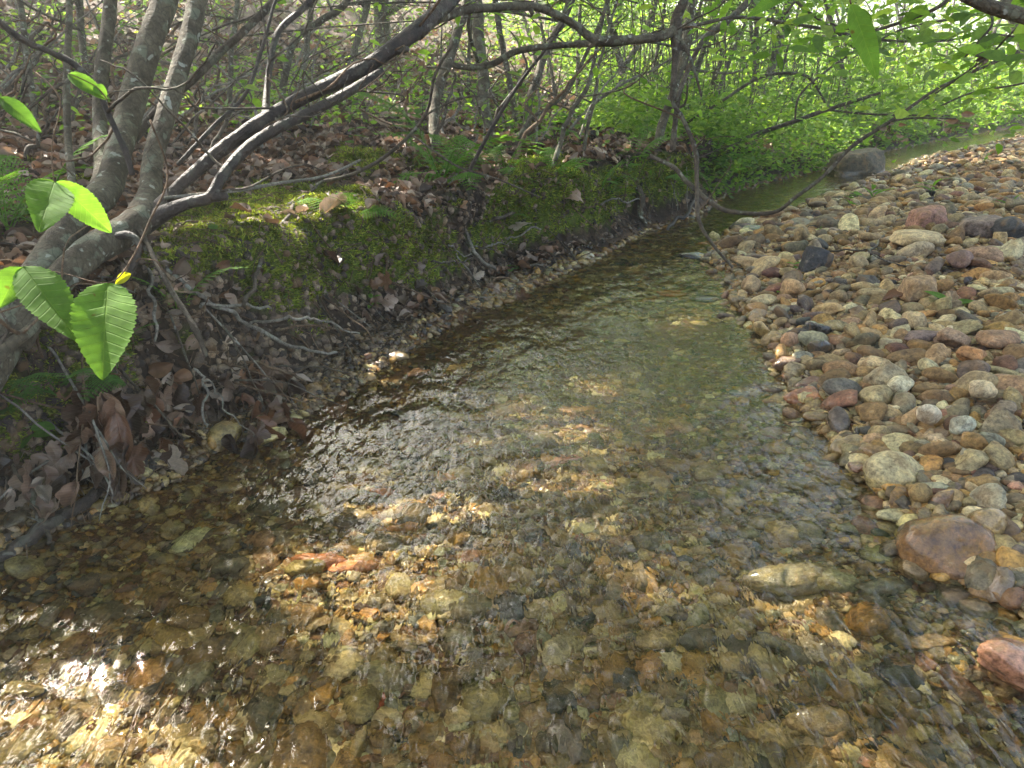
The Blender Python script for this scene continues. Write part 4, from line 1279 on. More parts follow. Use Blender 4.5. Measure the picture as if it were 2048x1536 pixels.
branch('thin arched branch drooping before the green thicket', [[(1375, 245, 4.2, 2.5), (1440, 205, 4.2, 3), (1505, 162, 4.2, 3), (1555, 147, 4.2, 3), (1608, 150, 4.2, 3), (1630, 170, 4.2, 2.5), (1650, 205, 4.2, 2)], [(1590, 238, 4.2, 2), (1600, 190, 4.2, 2.4), (1655, 140, 4.2, 2.4), (1720, 95, 4.2, 2.4)]], 70, 0.05, seed=35, spread=(.2, .3, .12))
branch('leafy branch hanging into the picture at the right edge', [[(2120, 60, 2.8, 4), (2020, 110, 2.85, 3), (1930, 150, 2.9, 2.5), (1850, 200, 3.0, 2)], [(2130, 150, 3, 3), (2030, 170, 3, 2), (1930, 190, 3.1, 2), (1830, 240, 3.1, 1.5)], [(2100, 0, 3.2, 3), (1950, 30, 3.3, 3), (1800, 60, 3.4, 2), (1700, 120, 3.4, 1.5)]], 620, 0.052, seed=36, spread=(.18, .25, .10))
branch('green leafy branch hanging in the top middle right', [[(1560, -40, 3.6, 4), (1600, 10, 3.6, 3), (1680, 70, 3.7, 2.4), (1760, 150, 3.7, 1.5)], [(1620, -40, 3.4, 3), (1560, 40, 3.5, 2.4), (1500, 90, 3.6, 1.5)]], 460, 0.05, seed=37, spread=(.22, .3, .12))
branch('long dark bare shoot leaning right from the left bank', [[(900, 430, 2.55, 4), (915, 395, 2.55, 4), (950, 320, 2.5, 4), (990, 245, 2.45, 4), (1040, 165, 2.4, 3.5), (1090, 100, 2.35, 3), (1130, 40, 2.3, 3), (1160, -30, 2.3, 3)]], 0, 0, mat=M_BARK_WET, seed=38)
branch('pale forked twig curving over the mossy bank', [[(650, 362, 2.2, 4), (700, 350, 2.2, 4), (760, 320, 2.2, 4), (820, 270, 2.15, 3.5), (855, 220, 2.1, 3), (870, 150, 2.05, 3), (905, 90, 2.05, 2.5)], [(820, 268, 2.15, 2.4), (860, 225, 2.2, 2), (930, 195, 2.2, 2), (990, 195, 2.2, 1.5)],
        [(820, 268, 2.15, 2), (880, 310, 2.1, 2), (920, 335, 2.1, 2), (1000, 360, 2.1, 2), (1080, 395, 2.1, 1.5)]], 0, 0, mat=M_BARK_THIN, seed=39)
# dead leaves snagged on the low branch
def snag(label, u, v, d, n, hpx, seed):
    r = np.random.default_rng(seed)
    P0 = at(u, v, d)
    t = empty('debris_clump', P0, label=label, cat='leaf debris', group='flood debris snagged on branches')
    for k in range(n):
        V, F, uv = leaf_fine(12, 7, 0.0, 0.6, 0.2, 0.26, 0.3, seed + k)
        R = frames(r.normal(size=(1, 3)), np.array([r.uniform(0, 6)]))[0]
        x = np.array([r.normal(0, 0.25), r.normal(0, 0.25), -1]); 
        Q = V @ frames(np.array([[r.normal(), -1.0, r.normal() * .3]]), np.array([r.uniform(0, 6)]))[0].T * (hpx * d / FPX)
        o = mkobj('dead_leaf', mkmesh('dead_leaf', Q + r.normal(0, 0.018, 3) - [0, 0, 0.01], F, M_DEADV, uv=uv), t)
        o.color = (*(DEADS[r.integers(len(DEADS))] * r.uniform(0.6, 1.2)), 1)
    bag = Bag()
    for k in range(9):
        e = np.array([r.normal(0, .015), r.normal(0, .015), -hpx * d / FPX * r.uniform(.6, 1.4)])
        addtube(bag, np.array([[0, 0, 0], e * .5 + r.normal(0, .004, 3), e]), np.array([.0012, .001, .0006]), 4)
    mkobj('stalks', bag.mesh('stalks', M_TWIG_BROWN), t)
snag('grey brown wad of dead leaves caught at the branch tip at right', 1918, 240, 2.4, 5, 24, 4)
snag('small tuft of dead leaves caught on the low branch over the boulder', 1780, 250, 2.4, 4, 15, 5)
snag('dark wad of dead leaves caught among the green leaves at right', 1962, 110, 2.1, 4, 26, 6)
snag('dark dead tuft caught on the twig over the mossy bank', 845, 345, 2.15, 3, 16, 7)
snag('dangling dead tuft caught on the twig before the ferns', 985, 365, 2.15, 4, 18, 8)

# ------------------------------------------------------------------ saplings
def sapling(label, L, nleaf, seed, group=None, leaf=0.055, crown=1.0, mat=M_BARK, cat='sapling', name='sapling', zlo=0.5, pal=BRIGHT, nb=9, ext=3):
    """traced stem [(u, v, radius px)], first point on the ground; continues upward out of the picture"""
    r = np.random.default_rng(seed)
    B, dep = hit(L[0][0], L[0][1])
    pts = [(u, v, dep + 0.05 * i, w) for i, (u, v, w) in enumerate(L)]
    P, R = pxpath(pts)
    P[0] = B - [0, 0, 0.04]
    d = P[-1] - P[-2]; d /= np.linalg.norm(d)
    for k in range(ext):
        d = d * 0.75 + np.array([0, 0, 1]) * 0.35 + r.normal(0, 0.12, 3); d /= np.linalg.norm(d)
        P = np.vstack([P, P[-1] + d * 0.6]); R = np.append(R, R[-1] * 0.7)
    base = P[0].copy()
    t = empty(name, base, label=label, cat=cat, group=group)
    Q, q = smooth_path(P, R, 5, 0.004, seed)
    bag = Bag(); addtube(bag, Q - base, q, 9, 0.14, seed)
    mkobj('trunk', bag.mesh('trunk', mat), t)
    lb = Bag()
    for k in range(nb):
        i = r.integers(len(Q) // 6, len(Q) - 1)
        s = Q[i]
        if s[2] < base[2] + zlo * 0.5: continue
        e = s + np.array([r.normal(0, .45), r.normal(0, .45), r.uniform(0.0, .4)]) * crown
        W, w = smooth_path([s, (s + e) / 2 + r.normal(0, .05, 3), e], [q[i] * .45, q[i] * .3, q[i] * .12 + .001], 4)
        bag = Bag(); addtube(bag, W - base, w, 5, 0.1)
        mkobj('limb', bag.mesh('limb', mat), t)
        m = nleaf // nb
        pos = W[r.integers(2, len(W), m)] + r.normal(0, 1, (m, 3)) * [.16, .16, .08] * crown
        pos = pos[sun_keep(pos) & sun_keep(pos + [.05, 0, 0]) & sun_keep(pos - [.05, 0, 0])]
        if not len(pos): continue
        scatter_leaves(lb, pos - base, r.uniform(.6, 1.3, len(pos)) * leaf, r, pal, 0.55)
    if lb.n: mkobj('crown', lb.mesh('crown', M_LEAF), t)
    return t

SAP = [
 ('crooked grey sapling with an S bend on the left bank', [(885, 312, 12), (872, 290, 11), (866, 240, 10), (872, 195, 10), (895, 130, 10), (915, 60, 9), (935, -10, 9)], 130),
 ('pale mottled trunk straight behind the crooked sapling', [(978, 275, 13), (970, 200, 12), (962, 110, 12), (955, 30, 12), (950, -10, 12)], 200),
 ('thin stem just right of the pale mottled trunk', [(1035, 262, 6), (1022, 180, 6), (1005, 90, 6), (990, 0, 6)], 150),
 ('forked sapling leaning right beyond the fern bank', [(1050, 285, 9), (1060, 200, 8), (1085, 120, 8), (1115, 60, 7), (1140, -10, 7)], 180),
 ('thin shoot leaning right from the mossy lip', [(1097, 345, 6), (1125, 270, 5), (1150, 210, 5), (1185, 140, 4)], 20),
 ('thin upright shoot right of the leaning one', [(1160, 365, 4), (1172, 270, 4), (1190, 190, 4), (1205, 100, 3)], 30),
 ('stout sapling above the hollow in the bank', [(1308, 312, 11), (1325, 250, 9), (1345, 190, 8), (1365, 120, 7), (1385, 0, 7)], 140),
 ('dark straight trunk in the middle of the green thicket', [(1374, 232, 10), (1370, 120, 10), (1376, 0, 10)], 300),
 ('leaning dark sapling at the edge of the green thicket', [(1512, 255, 10), (1520, 200, 9), (1548, 120, 8), (1580, 0, 8)], 260),
 ('slanting grey stem left of the wet dark limb', [(560, 245, 7), (570, 150, 7), (590, 80, 7), (645, 40, 7), (700, -10, 7)], 60),
 ('thin bent stem between the shrub stems and the limb', [(455, 215, 6), (462, 120, 5), (470, 50, 5), (475, -10, 5)], 60),
 ('thin stem behind the leftmost leaves', [(178, 170, 8), (165, 90, 7), (158, 0, 7)], 40),
 ('slender upright stem on the leafy slope behind the limb', [(600, 190, 6), (612, 100, 6), (625, 0, 6)], 90),
 ('thin pole rising from the slope at the top left', [(72, 250, 6), (60, 150, 6), (40, 0, 6)], 20),
 ('forked dark stem on the slope above the wet limb', [(690, 150, 8), (715, 80, 7), (735, 0, 7)], 160),
 ('dark trunk in the shade at the top centre left', [(770, 120, 16), (765, 60, 16), (762, -10, 16)], 260),
 ('slim curved sapling before the bright clearing', [(1215, 230, 7), (1240, 150, 6), (1280, 80, 6), (1310, 0, 6)], 200),
 ('low slanting stem leaning left on the slope', [(1010, 310, 4), (1060, 240, 4), (1140, 170, 4)], 20),
]
for k, (lb, L, nl) in enumerate(SAP):
    sapling(lb, L, int(nl * 1.5), 300 + k, ext=5, group='young trees on the left bank', leaf=0.045 if k < 7 else 0.055)

# the thicket upstream
r = np.random.default_rng(99)
n = 0
while n < 46:
    u, v = r.uniform(760, 2080), r.uniform(150, 262)
    if u > 1560 and v > 258: continue
    if 1560 < u and v > 262 - (u - 1560) * .09: continue
    B, dep = hit(u, v)
    if dep < 5 or dep > 26: continue
    if -sdist(B[0], B[1], RIGHT) > -0.2 and sdist(B[0], B[1], LEFT) < 0.3 : continue
    w = r.uniform(0.012, 0.035) * FPX / dep
    lean = r.normal(0, 40)
    sapling('slender leafy sapling in the bright green thicket upstream', [(u, v, w), (u + lean * .4, v - 90, w * .9), (u + lean * 1.3, v - 220, w * .7)], 1300, 600 + n,
            group='saplings of the green thicket upstream', leaf=0.05 + 0.002 * dep, crown=1.3, mat=M_BARK_THIN, nb=18, zlo=0.2, ext=6)
    n += 1
# ------------------------------------------------------------------ dead leaf litter (a mass) and moss
def view_points(r, n, lo, hi, test, a0=-44, a1=44):
    out, tot = [], 0
    while tot < n:
        m = 60000
        d = np.exp(r.uniform(np.log(lo), np.log(hi), m)); a = np.radians(r.uniform(a0, a1, m))
        x, y = d * np.sin(a), d * np.cos(a)
        k = test(x, y); out.append(np.stack([x[k], y[k]], -1)); tot += k.sum()
    return np.concatenate(out)[:n]

CURLS = []
for k in range(6):
    V, F, uv = leaf_fine(7, 5, 0.0, 0.7, 0.25, (0.27, 0.33, 0.22)[k % 3], (0.25, -0.2, 0.1)[k % 3], 60 + k, 3)
    CURLS.append((V, F))
r = np.random.default_rng(31)
bag = Bag()
def t_lit(x, y):
    dl = sdist(x, y, LEFT)
    return (dl > 0.10) & inview(np.stack([x, y, np.full_like(x, 0.4)], -1), 200)
for cnt, lo, hi, s in ((9500, 1.1, 4.0, 0.044), (14000, 3.0, 9.0, 0.058), (11000, 7.0, 26.0, 0.10)):
    xy = view_points(r, cnt, lo, hi, t_lit)
    P, nn = surfn(xy[:, 0], xy[:, 1], 0.03)
    mw = mossw(P)
    k = (r.uniform(size=cnt) > mw * 0.975) & (r.uniform(size=cnt) < np.where(nn[:, 2] < 0.75, 0.2, 1.0)) & (fbm(xy[:, 0] * 2, xy[:, 1] * 2, 8, 3) > -0.35 + (P[:, 2] < 0.2) * .3)
    P, nn = P[k], nn[k]
    n = len(P)
    P[:, 2] += r.uniform(0.002, 0.022, n)
    R = frames(nn + r.normal(0, 0.26, (n, 3)), r.uniform(0, 2 * PI, n))
    col = DEADS[r.integers(0, len(DEADS), n)] * r.uniform(0.6, 1.3, (n, 1))
    S = r.uniform(0.55, 1.3, n) * s
    w = r.integers(0, 6, n)
    for q in range(6):
        m = w == q
        V, FF, C, _ = scatter(CURLS[q][0], CURLS[q][1], P[m], R[m], S[m], col[m])
        bag.add(V, FF, C)
mkobj('leaf_litter', bag.mesh('leaf_litter', M_DEAD), label='brown dead leaf litter covering the left bank and slope', cat='leaf litter', kind='stuff')
bag = Bag()
def t_moss(x, y):
    dl = sdist(x, y, LEFT)
    ok = (dl > 0.03) & (dl < 2.4)
    ii = np.where(ok)[0]
    P = surf(x[ii], y[ii])
    w = mossw(P)
    ok[ii] = r.uniform(size=len(ii)) < w * 1.1 - 0.1
    return ok
xy = view_points(r, 95000, 1.1, 5.5, t_moss, -44, 30)
P, nn = surfn(xy[:, 0], xy[:, 1], 0.02)
n = len(P)
MOSSC = np.array([(0.085, 0.115, 0.016), (0.14, 0.165, 0.022), (0.055, 0.07, 0.012), (0.17, 0.19, 0.035), (0.10, 0.085, 0.025)])
T = np.array([[0, -0.18, 0], [0, 0.18, 0], [0.35, 0, 0.75], [0.9, 0.0, 0.9]])
cl = fbm(P[:, 0] * 14, P[:, 1] * 14, P[:, 2] * 14, 3)
col = 1.75 * MOSSC[r.integers(0, 5, n)] * np.clip(0.95 + cl[:, None] * 1.2, 0.45, 1.9) * r.uniform(0.8, 1.2, (n, 1))
V, FF, C, _ = scatter(T, np.array([[0, 1, 2], [1, 3, 2]]), P - nn * 0.002, frames(nn + r.normal(0, .45, (n, 3)), r.uniform(0, 6.28, n)), r.uniform(.006, .013, n) * (0.7 + np.hypot(P[:, 0], P[:, 1]) * .2), col)
bag.add(V, FF, C)
mkobj('moss', bag.mesh('moss', M_MOSS, smooth=False), label='bright green moss cushions on the left bank', cat='moss', kind='stuff')

# ------------------------------------------------------------------ undergrowth and the far woods
bag = Bag()
def t_und(x, y):
    dl = sdist(x, y, LEFT); dr = -sdist(x, y, RIGHT)
    u, v, d = proj(np.stack([x, y, np.full_like(x, 0.35)], -1))
    w = np.where(x > 0.6, 1.0, 0.11) * sst(np.where(y > 4.2, -0.12, 0.15), np.where(y > 4.2, 0.05, 0.6), dl)
    w = np.maximum(w, 0.5 * sst(2.5, 4.5, dr) * (y > 5))
    w = w * sst(-0.30, 0.12, fbm(x * 0.9, y * 0.9, 12, 3) + 0.12 * (x > .6))
    return (r.uniform(size=x.shape) < w) & inview(np.stack([x, y, np.full_like(x, 0.35)], -1), 100)
xy = view_points(r, 90000, 3.6, 24, t_und)
P = surf(xy[:, 0], xy[:, 1])
n = len(P)
dd = np.hypot(P[:, 0], P[:, 1])
P[:, 2] = np.maximum(P[:, 2], 0.02) + r.uniform(0, 1, n) ** 1.4 * (0.10 + 0.065 * dd) * np.clip(.6 + fbm(P[:, 0] * 1.6, P[:, 1] * 1.6, 3, 3), .15, 1.4) 
scatter_leaves(bag, P, r.uniform(.6, 1.3, n) * (0.022 + 0.0045 * dd), r, BRIGHT * 0.9, 0.6)
mkobj('undergrowth', bag.mesh('undergrowth', M_LEAF), label='low bright green undergrowth beneath the thicket', cat='undergrowth', kind='stuff')

# slender stalks of the undergrowth
bag = Bag()
xy = view_points(r, 420, 5, 16, lambda x, y: (x > 0.9) & (sdist(x, y, LEFT) > 0.4) & inview(np.stack([x, y, np.full_like(x, 0.35)], -1), 50))
for x, y in xy:
    P0 = surf(np.array([x]), np.array([y]))[0]
    h = r.uniform(.4, 1.5)
    e = P0 + np.array([r.normal(0, .22), r.normal(0, .2), h])
    Q, q = smooth_path([P0, (P0 + e) / 2 + r.normal(0, .04, 3), e], [.005, .004, .002], 3)
    addtube(bag, Q, q, 4)
mkobj('undergrowth_stalks', bag.mesh('undergrowth_stalks', M_BARK_THIN), label='countless thin stalks standing in the green thicket', cat='undergrowth', kind='stuff')

bag = Bag()
n = 60000
a = np.radians(r.uniform(-40, 44, n)); d = r.uniform(19, 42, n)
x, y = d * np.sin(a), d * np.cos(a)
z0 = land(x, y)[0]
z = z0 + r.uniform(-0.2, 1, n) ** 1.0 * 7
cl = fbm(x * .35, y * .35, z * .5, 3)
k = cl > -0.02
P = np.stack([x, y, z], -1)[k]
scatter_leaves(bag, P, r.uniform(.14, .30, k.sum()), r, BRIGHT, 0.8)
mkobj('far_woods', bag.mesh('far_woods', M_LEAF), label='sunlit wall of far foliage behind the thicket', cat='woods', kind='stuff')

# ------------------------------------------------------------------ ferns
def frond_mesh(seed):
    r = np.random.default_rng(seed)
    bag = Bag()
    n = 15
    t = np.linspace(0, 1, 24)
    X = t * 0.95; Z = 0.42 * np.sin(t * 1.5) - 0.35 * t ** 2.2
    Y = 0.05 * np.sin(t * 2 + seed)
    C = np.stack([X, Y, Z], -1)
    addtube(bag, C, 0.009 * (1 - 0.8 * t), 4)
    tri = []
    V = []
    for k in range(n):
        tt = 0.16 + 0.82 * k / (n - 1)
        p = np.array([np.interp(tt, t, C[:, j]) for j in range(3)])
        ln = 0.30 * math.sin(PI * min(1, (tt - 0.06) * 0.98)) ** 0.7 * (1.12 - tt * .75) + 0.01
        for s in (-1, 1):
            dirv = np.array([0.42, s * 1.0, -0.18 + r.normal(0, .05)]); dirv /= np.linalg.norm(dirv)
            fw = np.array([1, 0, -0.25]); 
            m = max(4, int(ln * 36))
            for q in range(m):
                f = (q + 0.2) / m
                b = p + dirv * ln * f
                pl = 0.036 * (1 - f) ** 0.7 + 0.006
                for sg in (-1, 1):
                    tip = b + fw * sg * pl + dirv * 0.016
                    b2 = b + dirv * ln / m * 0.92
                    i = len(V)
                    V += [b, b2, tip]
                    tri.append([i, i + 1, i + 2])
    bag.add(np.array(V), np.array(tri))
    return bag.mesh('frond', M_FERN, smooth=False)
FRONDS = [frond_mesh(k) for k in range(3)]
FERNS = [(100, 470, 0.20, 'fern with arching fronds behind the pair of broad leaves'), (20, 480, 0.18, 'pale fern at the left edge below the hanging leaf'),
         (120, 800, 0.13, 'dark fern drooping under the cluster of three leaves'), (235, 770, 0.12, 'small fern over the dead leaves below the shrub'),
         (360, 650, 0.13, 'fresh fern behind the brown hanging stick'), (15, 850, 0.09, 'little fern at the far left above the round leaved seedling'),
         (880, 372, 0.30, 'large light green fern at the foot of the crooked sapling'), (925, 385, 0.22, 'fern beside the large light green one'),
         (1010, 365, 0.20, 'fern on the mossy top right of the crooked sapling'), (1085, 395, 0.22, 'fern near the lip above the rounded moss'),
         (700, 455, 0.14, 'tiny fern on the moss near an orange stone'), (1200, 405, 0.20, 'fern hanging at the lip left of the hollow'),
         (1130, 375, 0.18, 'fern between the two thin shoots'), (1400, 345, 0.30, 'yellow green fern over the far hollow'),
         (1330, 372, 0.24, 'fern tufts right of the stout sapling'), (640, 205, 0.30, 'fern on the slope behind the wet limb'), (1265, 350, 0.2, 'fern at the base of the stout sapling'),
         (1000, 452, 0.12, 'small fern hanging on the bank face')]
r = np.random.default_rng(5)
for k, (u, v, sz, lb) in enumerate(FERNS):
    P, dep = hit(u, v)
    P = P + [0, 0, .015]; sz *= 1.35
    t = empty('fern', P, label=lb, cat='fern', group='ferns on the left bank')
    nf = r.integers(4, 7)
    for j in range(nf):
        f = bpy.data.objects.new('frond', FRONDS[(k + j) % 3]); link(f, t)
        f.rotation_euler = (r.normal(0, .25), r.uniform(-.75, .05), j * 2 * PI / nf + r.uniform(-.5, .5))
        s = sz * r.uniform(.7, 1.1)
        f.scale = (s, s, s)
        g = (0.11, 0.22, 0.035) if k not in (2, 3, 5) else (0.07, 0.16, 0.03)
        f.color = (*(np.array(g) * r.uniform(.85, 1.25)), 1)

# ------------------------------------------------------------------ seedlings
ROUND = leaf_fine(10, 7, 0.0, 0.0, 0.10, 0.40, 0.15, 3, 6)
OVAL = leaf_fine(10, 7, 0.02, 0.0, 0.12, 0.27, 0.2, 4, 6)
BLADE = leaf_fine(10, 5, 0.0, 0.0, 0.2, 0.10, 0.45, 5, 2)
SEEDM = [mkmesh('leaf', T[0], T[1], M_BROAD, uv=T[2]) for T in (ROUND, OVAL, BLADE)]
def seedling(u, v, h, nl, ls, kind, label, col, seed, group='green seedlings'):
    r = np.random.default_rng(seed)
    P, dep = hit(u, v)
    t = empty('seedling', P, label=label, cat='seedling', group=group)
    top = np.array([r.normal(0, .15), r.normal(0, .15), 1]) * h
    Q, q = smooth_path([[0, 0, -0.01], top * .5 + r.normal(0, .03, 3) * h, top], [.0014, .0012, .0008], 4)
    bag = Bag(); addtube(bag, Q, q, 5)
    mkobj('stem', bag.mesh('stem', M_TWIG_BROWN), t)
    for j in range(nl):
        o = bpy.data.objects.new('leaf', SEEDM[kind]); link(o, t)
        f = 1 - 0.55 * (j // 2) / max(1, nl // 2) if kind != 2 else r.uniform(.1, .6)
        o.location = top * f
        o.rotation_euler = (r.normal(0, .2), r.uniform(-.5, .25) if kind != 2 else r.uniform(-1.2, -.3), j * 2.2 + r.uniform(-.4, .4))
        s = ls * r.uniform(.75, 1.15)
        o.scale = (s, s, s)
        o.color = (*(np.array(col) * r.uniform(.8, 1.25)), 1)
SEEDS = [(70, 905, .05, 5, .035, 0, 'seedling with round shiny leaves near the left edge', GA), (30, 845, .05, 6, .028, 0, 'cluster of small round leaves under the little fern', GC),
         (750, 628, .05, 5, .032, 1, 'light green seedling at the foot of the mossy bank', GB), (440, 492, .04, 4, .026, 0, 'tiny clover like plant on the moss', GA),
         (575, 610, .05, 6, .022, 1, 'seedling below the mossy face near the pale twig', GB), (505, 235, .18, 7, .07, 1, 'leafy seedling behind the wet limb', GB),
         (705, 310, .10, 5, .06, 1, 'seedling on the litter before the crooked sapling', GA), (1690, 425, .10, 9, .05, 1, 'pale green weed in front of the boulder', GB),
         (1745, 405, .12, 6, .10, 2, 'long bladed grass right of the boulder', GB), (1860, 395, .14, 6, .10, 2, 'long bladed weed at the far side of the bar', GB),
         (1900, 620, .02, 3, .07, 1, 'crumpled green leaves lying on the gravel', GB), (1585, 545, .03, 4, .035, 1, 'small green sprig left of the black slab', GB),
         (1640, 470, .04, 4, .035, 2, 'thin green blades beyond the black slab', GB), (1440, 345, .12, 4, .12, 0, 'broad round leaved plant by the far hollow', GA),
         (1965, 330, .12, 7, .08, 2, 'grassy weed at the top right of the bar', GB), (1700, 455, .04, 4, .04, 2, 'grass tuft in the middle of the bar', GA),
         (2020, 420, .08, 5, .07, 2, 'leaning grass blades at the right edge', GB), (1560, 590, .03, 3, .03, 1, 'tiny sprig among stones near the water', GB),
         (1020, 560, .05, 4, .03, 0, 'dull green seedling at the left water edge', GC), (1210, 410, .10, 5, .05, 1, 'leafy tuft at the lip of the bank', GB),
         (1250, 330, .12, 6, .06, 1, 'upright seedling on the bank top beside the stout sapling', GB), (160, 130, .3, 8, .09, 1, 'leafy seedling on the slope at the top left', GB),
         (270, 100, .3, 8, .09, 1, 'tall leafy seedling between the shrub stems', GB), (440, 60, .3, 8, .10, 1, 'leafy seedling at the top of the slope', GB)]
for k, (u, v, h, nl, ls, kd, lb, c) in enumerate(SEEDS):
    seedling(u, v, h, nl, ls, kd, lb, c, 800 + k)
r = np.random.default_rng(55)
for k in range(60):
    u, v = (r.uniform(0, 1150), r.uniform(60, 300)) if k < 40 else (r.uniform(1000, 1650), r.uniform(240, 330))
    P, dep = hit(u, v)
    if sdist(P[0], P[1], LEFT) < 0.25: continue
    seedling(u, v, r.uniform(.06, .2), r.integers(4, 8), .035 + .008 * dep, int(r.integers(0, 2)), 'small bright green seedling rising from the leaf litter of the slope', GB, 900 + k, 'seedlings scattered over the litter')

# ------------------------------------------------------------------ sticks, roots and logs
def stick(label, L, mat, name='fallen_branch', cat='branch', side=(), lift=0.012, group=None, lump=0.15, seed=0, follow=True):
    ps = []
    h0, hn = hit(*L[0][:2])[1], hit(*L[-1][:2])[1]
    for i, q in enumerate(L):
        f = i / (len(L) - 1)
        dpt = (h0 * (1 - f) + hn * f)
        dh = hit(q[0], q[1])[1]
        ps.append((q[0], q[1], min(dpt, dh) - lift, q[2] * .85))
    parts = [ps]
    for S in side:
        pp = []
        for i, q in enumerate(S):
            a = min(ps, key=lambda z: (z[0] - S[0][0]) ** 2 + (z[1] - S[0][1]) ** 2)[2]
            pp.append((q[0], q[1], min(a, hit(q[0], q[1])[1] - lift), q[2] * .75))
        parts.append(pp)
    return twig_thing(name, parts, mat, label, cat, group, ['stem'] + ['side_twig'] * 9, 8, lump * 1.6, jit=0.005, seed=seed)
stick('pale fallen branch sloping down the bank to the water', [(330, 535, 5), (400, 590, 5), (470, 630, 5), (540, 672, 5), (605, 696, 4), (672, 706, 3)], M_TWIG_PALE, side=[[(500, 650, 4), (560, 640, 4), (620, 638, 4), (665, 652, 3), (720, 668, 2)], [(600, 636, 2), (612, 632, 2), (622, 630, 1.5)]], seed=1, lift=.05)
stick('short pale stick lying under the moss', [(400, 612, 4), (470, 612, 4), (540, 616, 3)], M_TWIG_PALE, seed=2, lift=.05)
stick('dark wet log half in the water at the lower left', [(-40, 1135, 16), (40, 1085, 15), (120, 1040, 15), (190, 995, 14), (250, 945, 13), (300, 905, 10)], M_BARK_WET, name='log', cat='log', seed=3, lift=.01)
stick('thin grey stick standing in the water at the lower left', [(-10, 890, 4), (30, 940, 5), (64, 985, 6), (72, 1030, 6), (95, 1070, 5), (112, 1100, 4)], M_BARK_THIN, seed=4, lift=.02)
stick('pale forked twig hanging over the dead leaves', [(390, 740, 3), (412, 765, 3), (410, 820, 3), (418, 855, 2)], M_TWIG_PALE, side=[[(414, 760, 2), (440, 800, 2), (480, 850, 2), (510, 870, 1.5)]], seed=5, lift=.08)
stick('grey twig arching through the ferns above the dead leaves', [(285, 490, 4), (300, 560, 4), (310, 620, 4), (312, 680, 3)], M_TWIG_PALE, seed=6, lift=.06)
stick('brown crooked twig lying along the water edge', [(480, 722, 3), (540, 728, 4), (580, 745, 4), (615, 770, 3)], M_TWIG_BROWN, seed=7, lift=.03)
stick('thin upright grey shoot crossing the moss', [(488, 612, 5), (510, 560, 5), (535, 500, 5), (565, 440, 4), (610, 390, 4), (690, 340, 3)], M_BARK_THIN, seed=8, lift=.10)
stick('pale twig leaning down the mossy face', [(885, 372, 4), (905, 420, 4), (930, 460, 4), (955, 510, 4), (1000, 545, 3)], M_TWIG_PALE, seed=9, side=[[(905, 400, 2), (890, 380, 2), (915, 350, 2)]], lift=.06)
stick('curved brown root stick on the bank face', [(930, 440, 4), (980, 438, 5), (1020, 430, 4), (1055, 400, 3)], M_BARK_THIN, seed=10, lift=.04)
stick('dark stick with a broken end on the bank face', [(550, 660, 3), (640, 650, 3), (700, 662, 3)], M_TWIG_BROWN, seed=11, lift=.03)
stick('pale dead branch lying on the gravel bar', [(1745, 423, 3), (1800, 433, 4), (1850, 438, 4), (1950, 442, 3), (2010, 448, 2)], M_TWIG_PALE, seed=12, side=[[(1800, 433, 3), (1770, 470, 3), (1735, 505, 3), (1700, 535, 2), (1670, 545, 1.5)], [(1935, 441, 2), (1920, 465, 2), (1880, 480, 1.5)], [(1850, 438, 2), (1930, 460, 2), (2040, 480, 1.5)]], lift=.07)
stick('thin dark twig lying on the bar right of the black slab', [(1640, 505, 2), (1720, 500, 2), (1800, 530, 2), (1990, 532, 1.5)], M_BARK_WET, seed=13, lift=.06)
stick('thin dark twig by the far gravel', [(1820, 420, 2), (1900, 425, 2.5), (1960, 410, 2), (1985, 375, 1.5)], M_BARK_WET, seed=14, lift=.06)
stick('slender brown twig lying among the gravel at the right', [(1870, 700, 2), (1960, 690, 2.5), (2048, 650, 2)], M_TWIG_BROWN, seed=15, lift=.05)
stick('grey root plunging into the water at the hollow', [(1275, 375, 8), (1285, 400, 8), (1278, 430, 7), (1290, 450, 5)], M_BARK, name='root', cat='root', seed=16, lift=.06)
stick('dark root curling at the water by the hollow', [(1395, 380, 4), (1380, 420, 4), (1350, 440, 4), (1330, 462, 3)], M_BARK_WET, name='root', cat='root', seed=17, lift=.08)
stick('pale stick on the slope at the far left', [(0, 275, 6), (40, 262, 6), (75, 248, 5)], M_BARK_THIN, seed=18, lift=.05)
stick('dead pale stem lying on the slope behind the shrub', [(10, 200, 5), (60, 190, 5), (95, 150, 4)], M_TWIG_PALE, seed=19, lift=.05)
r = np.random.default_rng(66)
k = 0
while k < 70:
    u = r.uniform(0, 1300)
    v = r.uniform(60, 560)
    P, dep = hit(u, v)
    if sdist(P[0], P[1], LEFT) < .12: continue
    ang = r.normal(0, .5); ln = r.uniform(40, 150) * (1.5 / max(dep, 1.5)) ** .4
    L = [(u + ln * t_ * math.cos(ang), v + ln * t_ * math.sin(ang) * .5 + r.normal(0, 5), r.uniform(1.2, 3.2) * (1 - .3 * t_)) for t_ in (0, .33, .66, 1)]
    stick('thin dead twig lying among the leaf litter', L, (M_TWIG_PALE, M_TWIG_BROWN, M_BARK_THIN)[k % 3], name='twig', cat='twig', group='dead twigs lying in the litter', seed=100 + k, lift=.03 + .01 * dep)
    k += 1
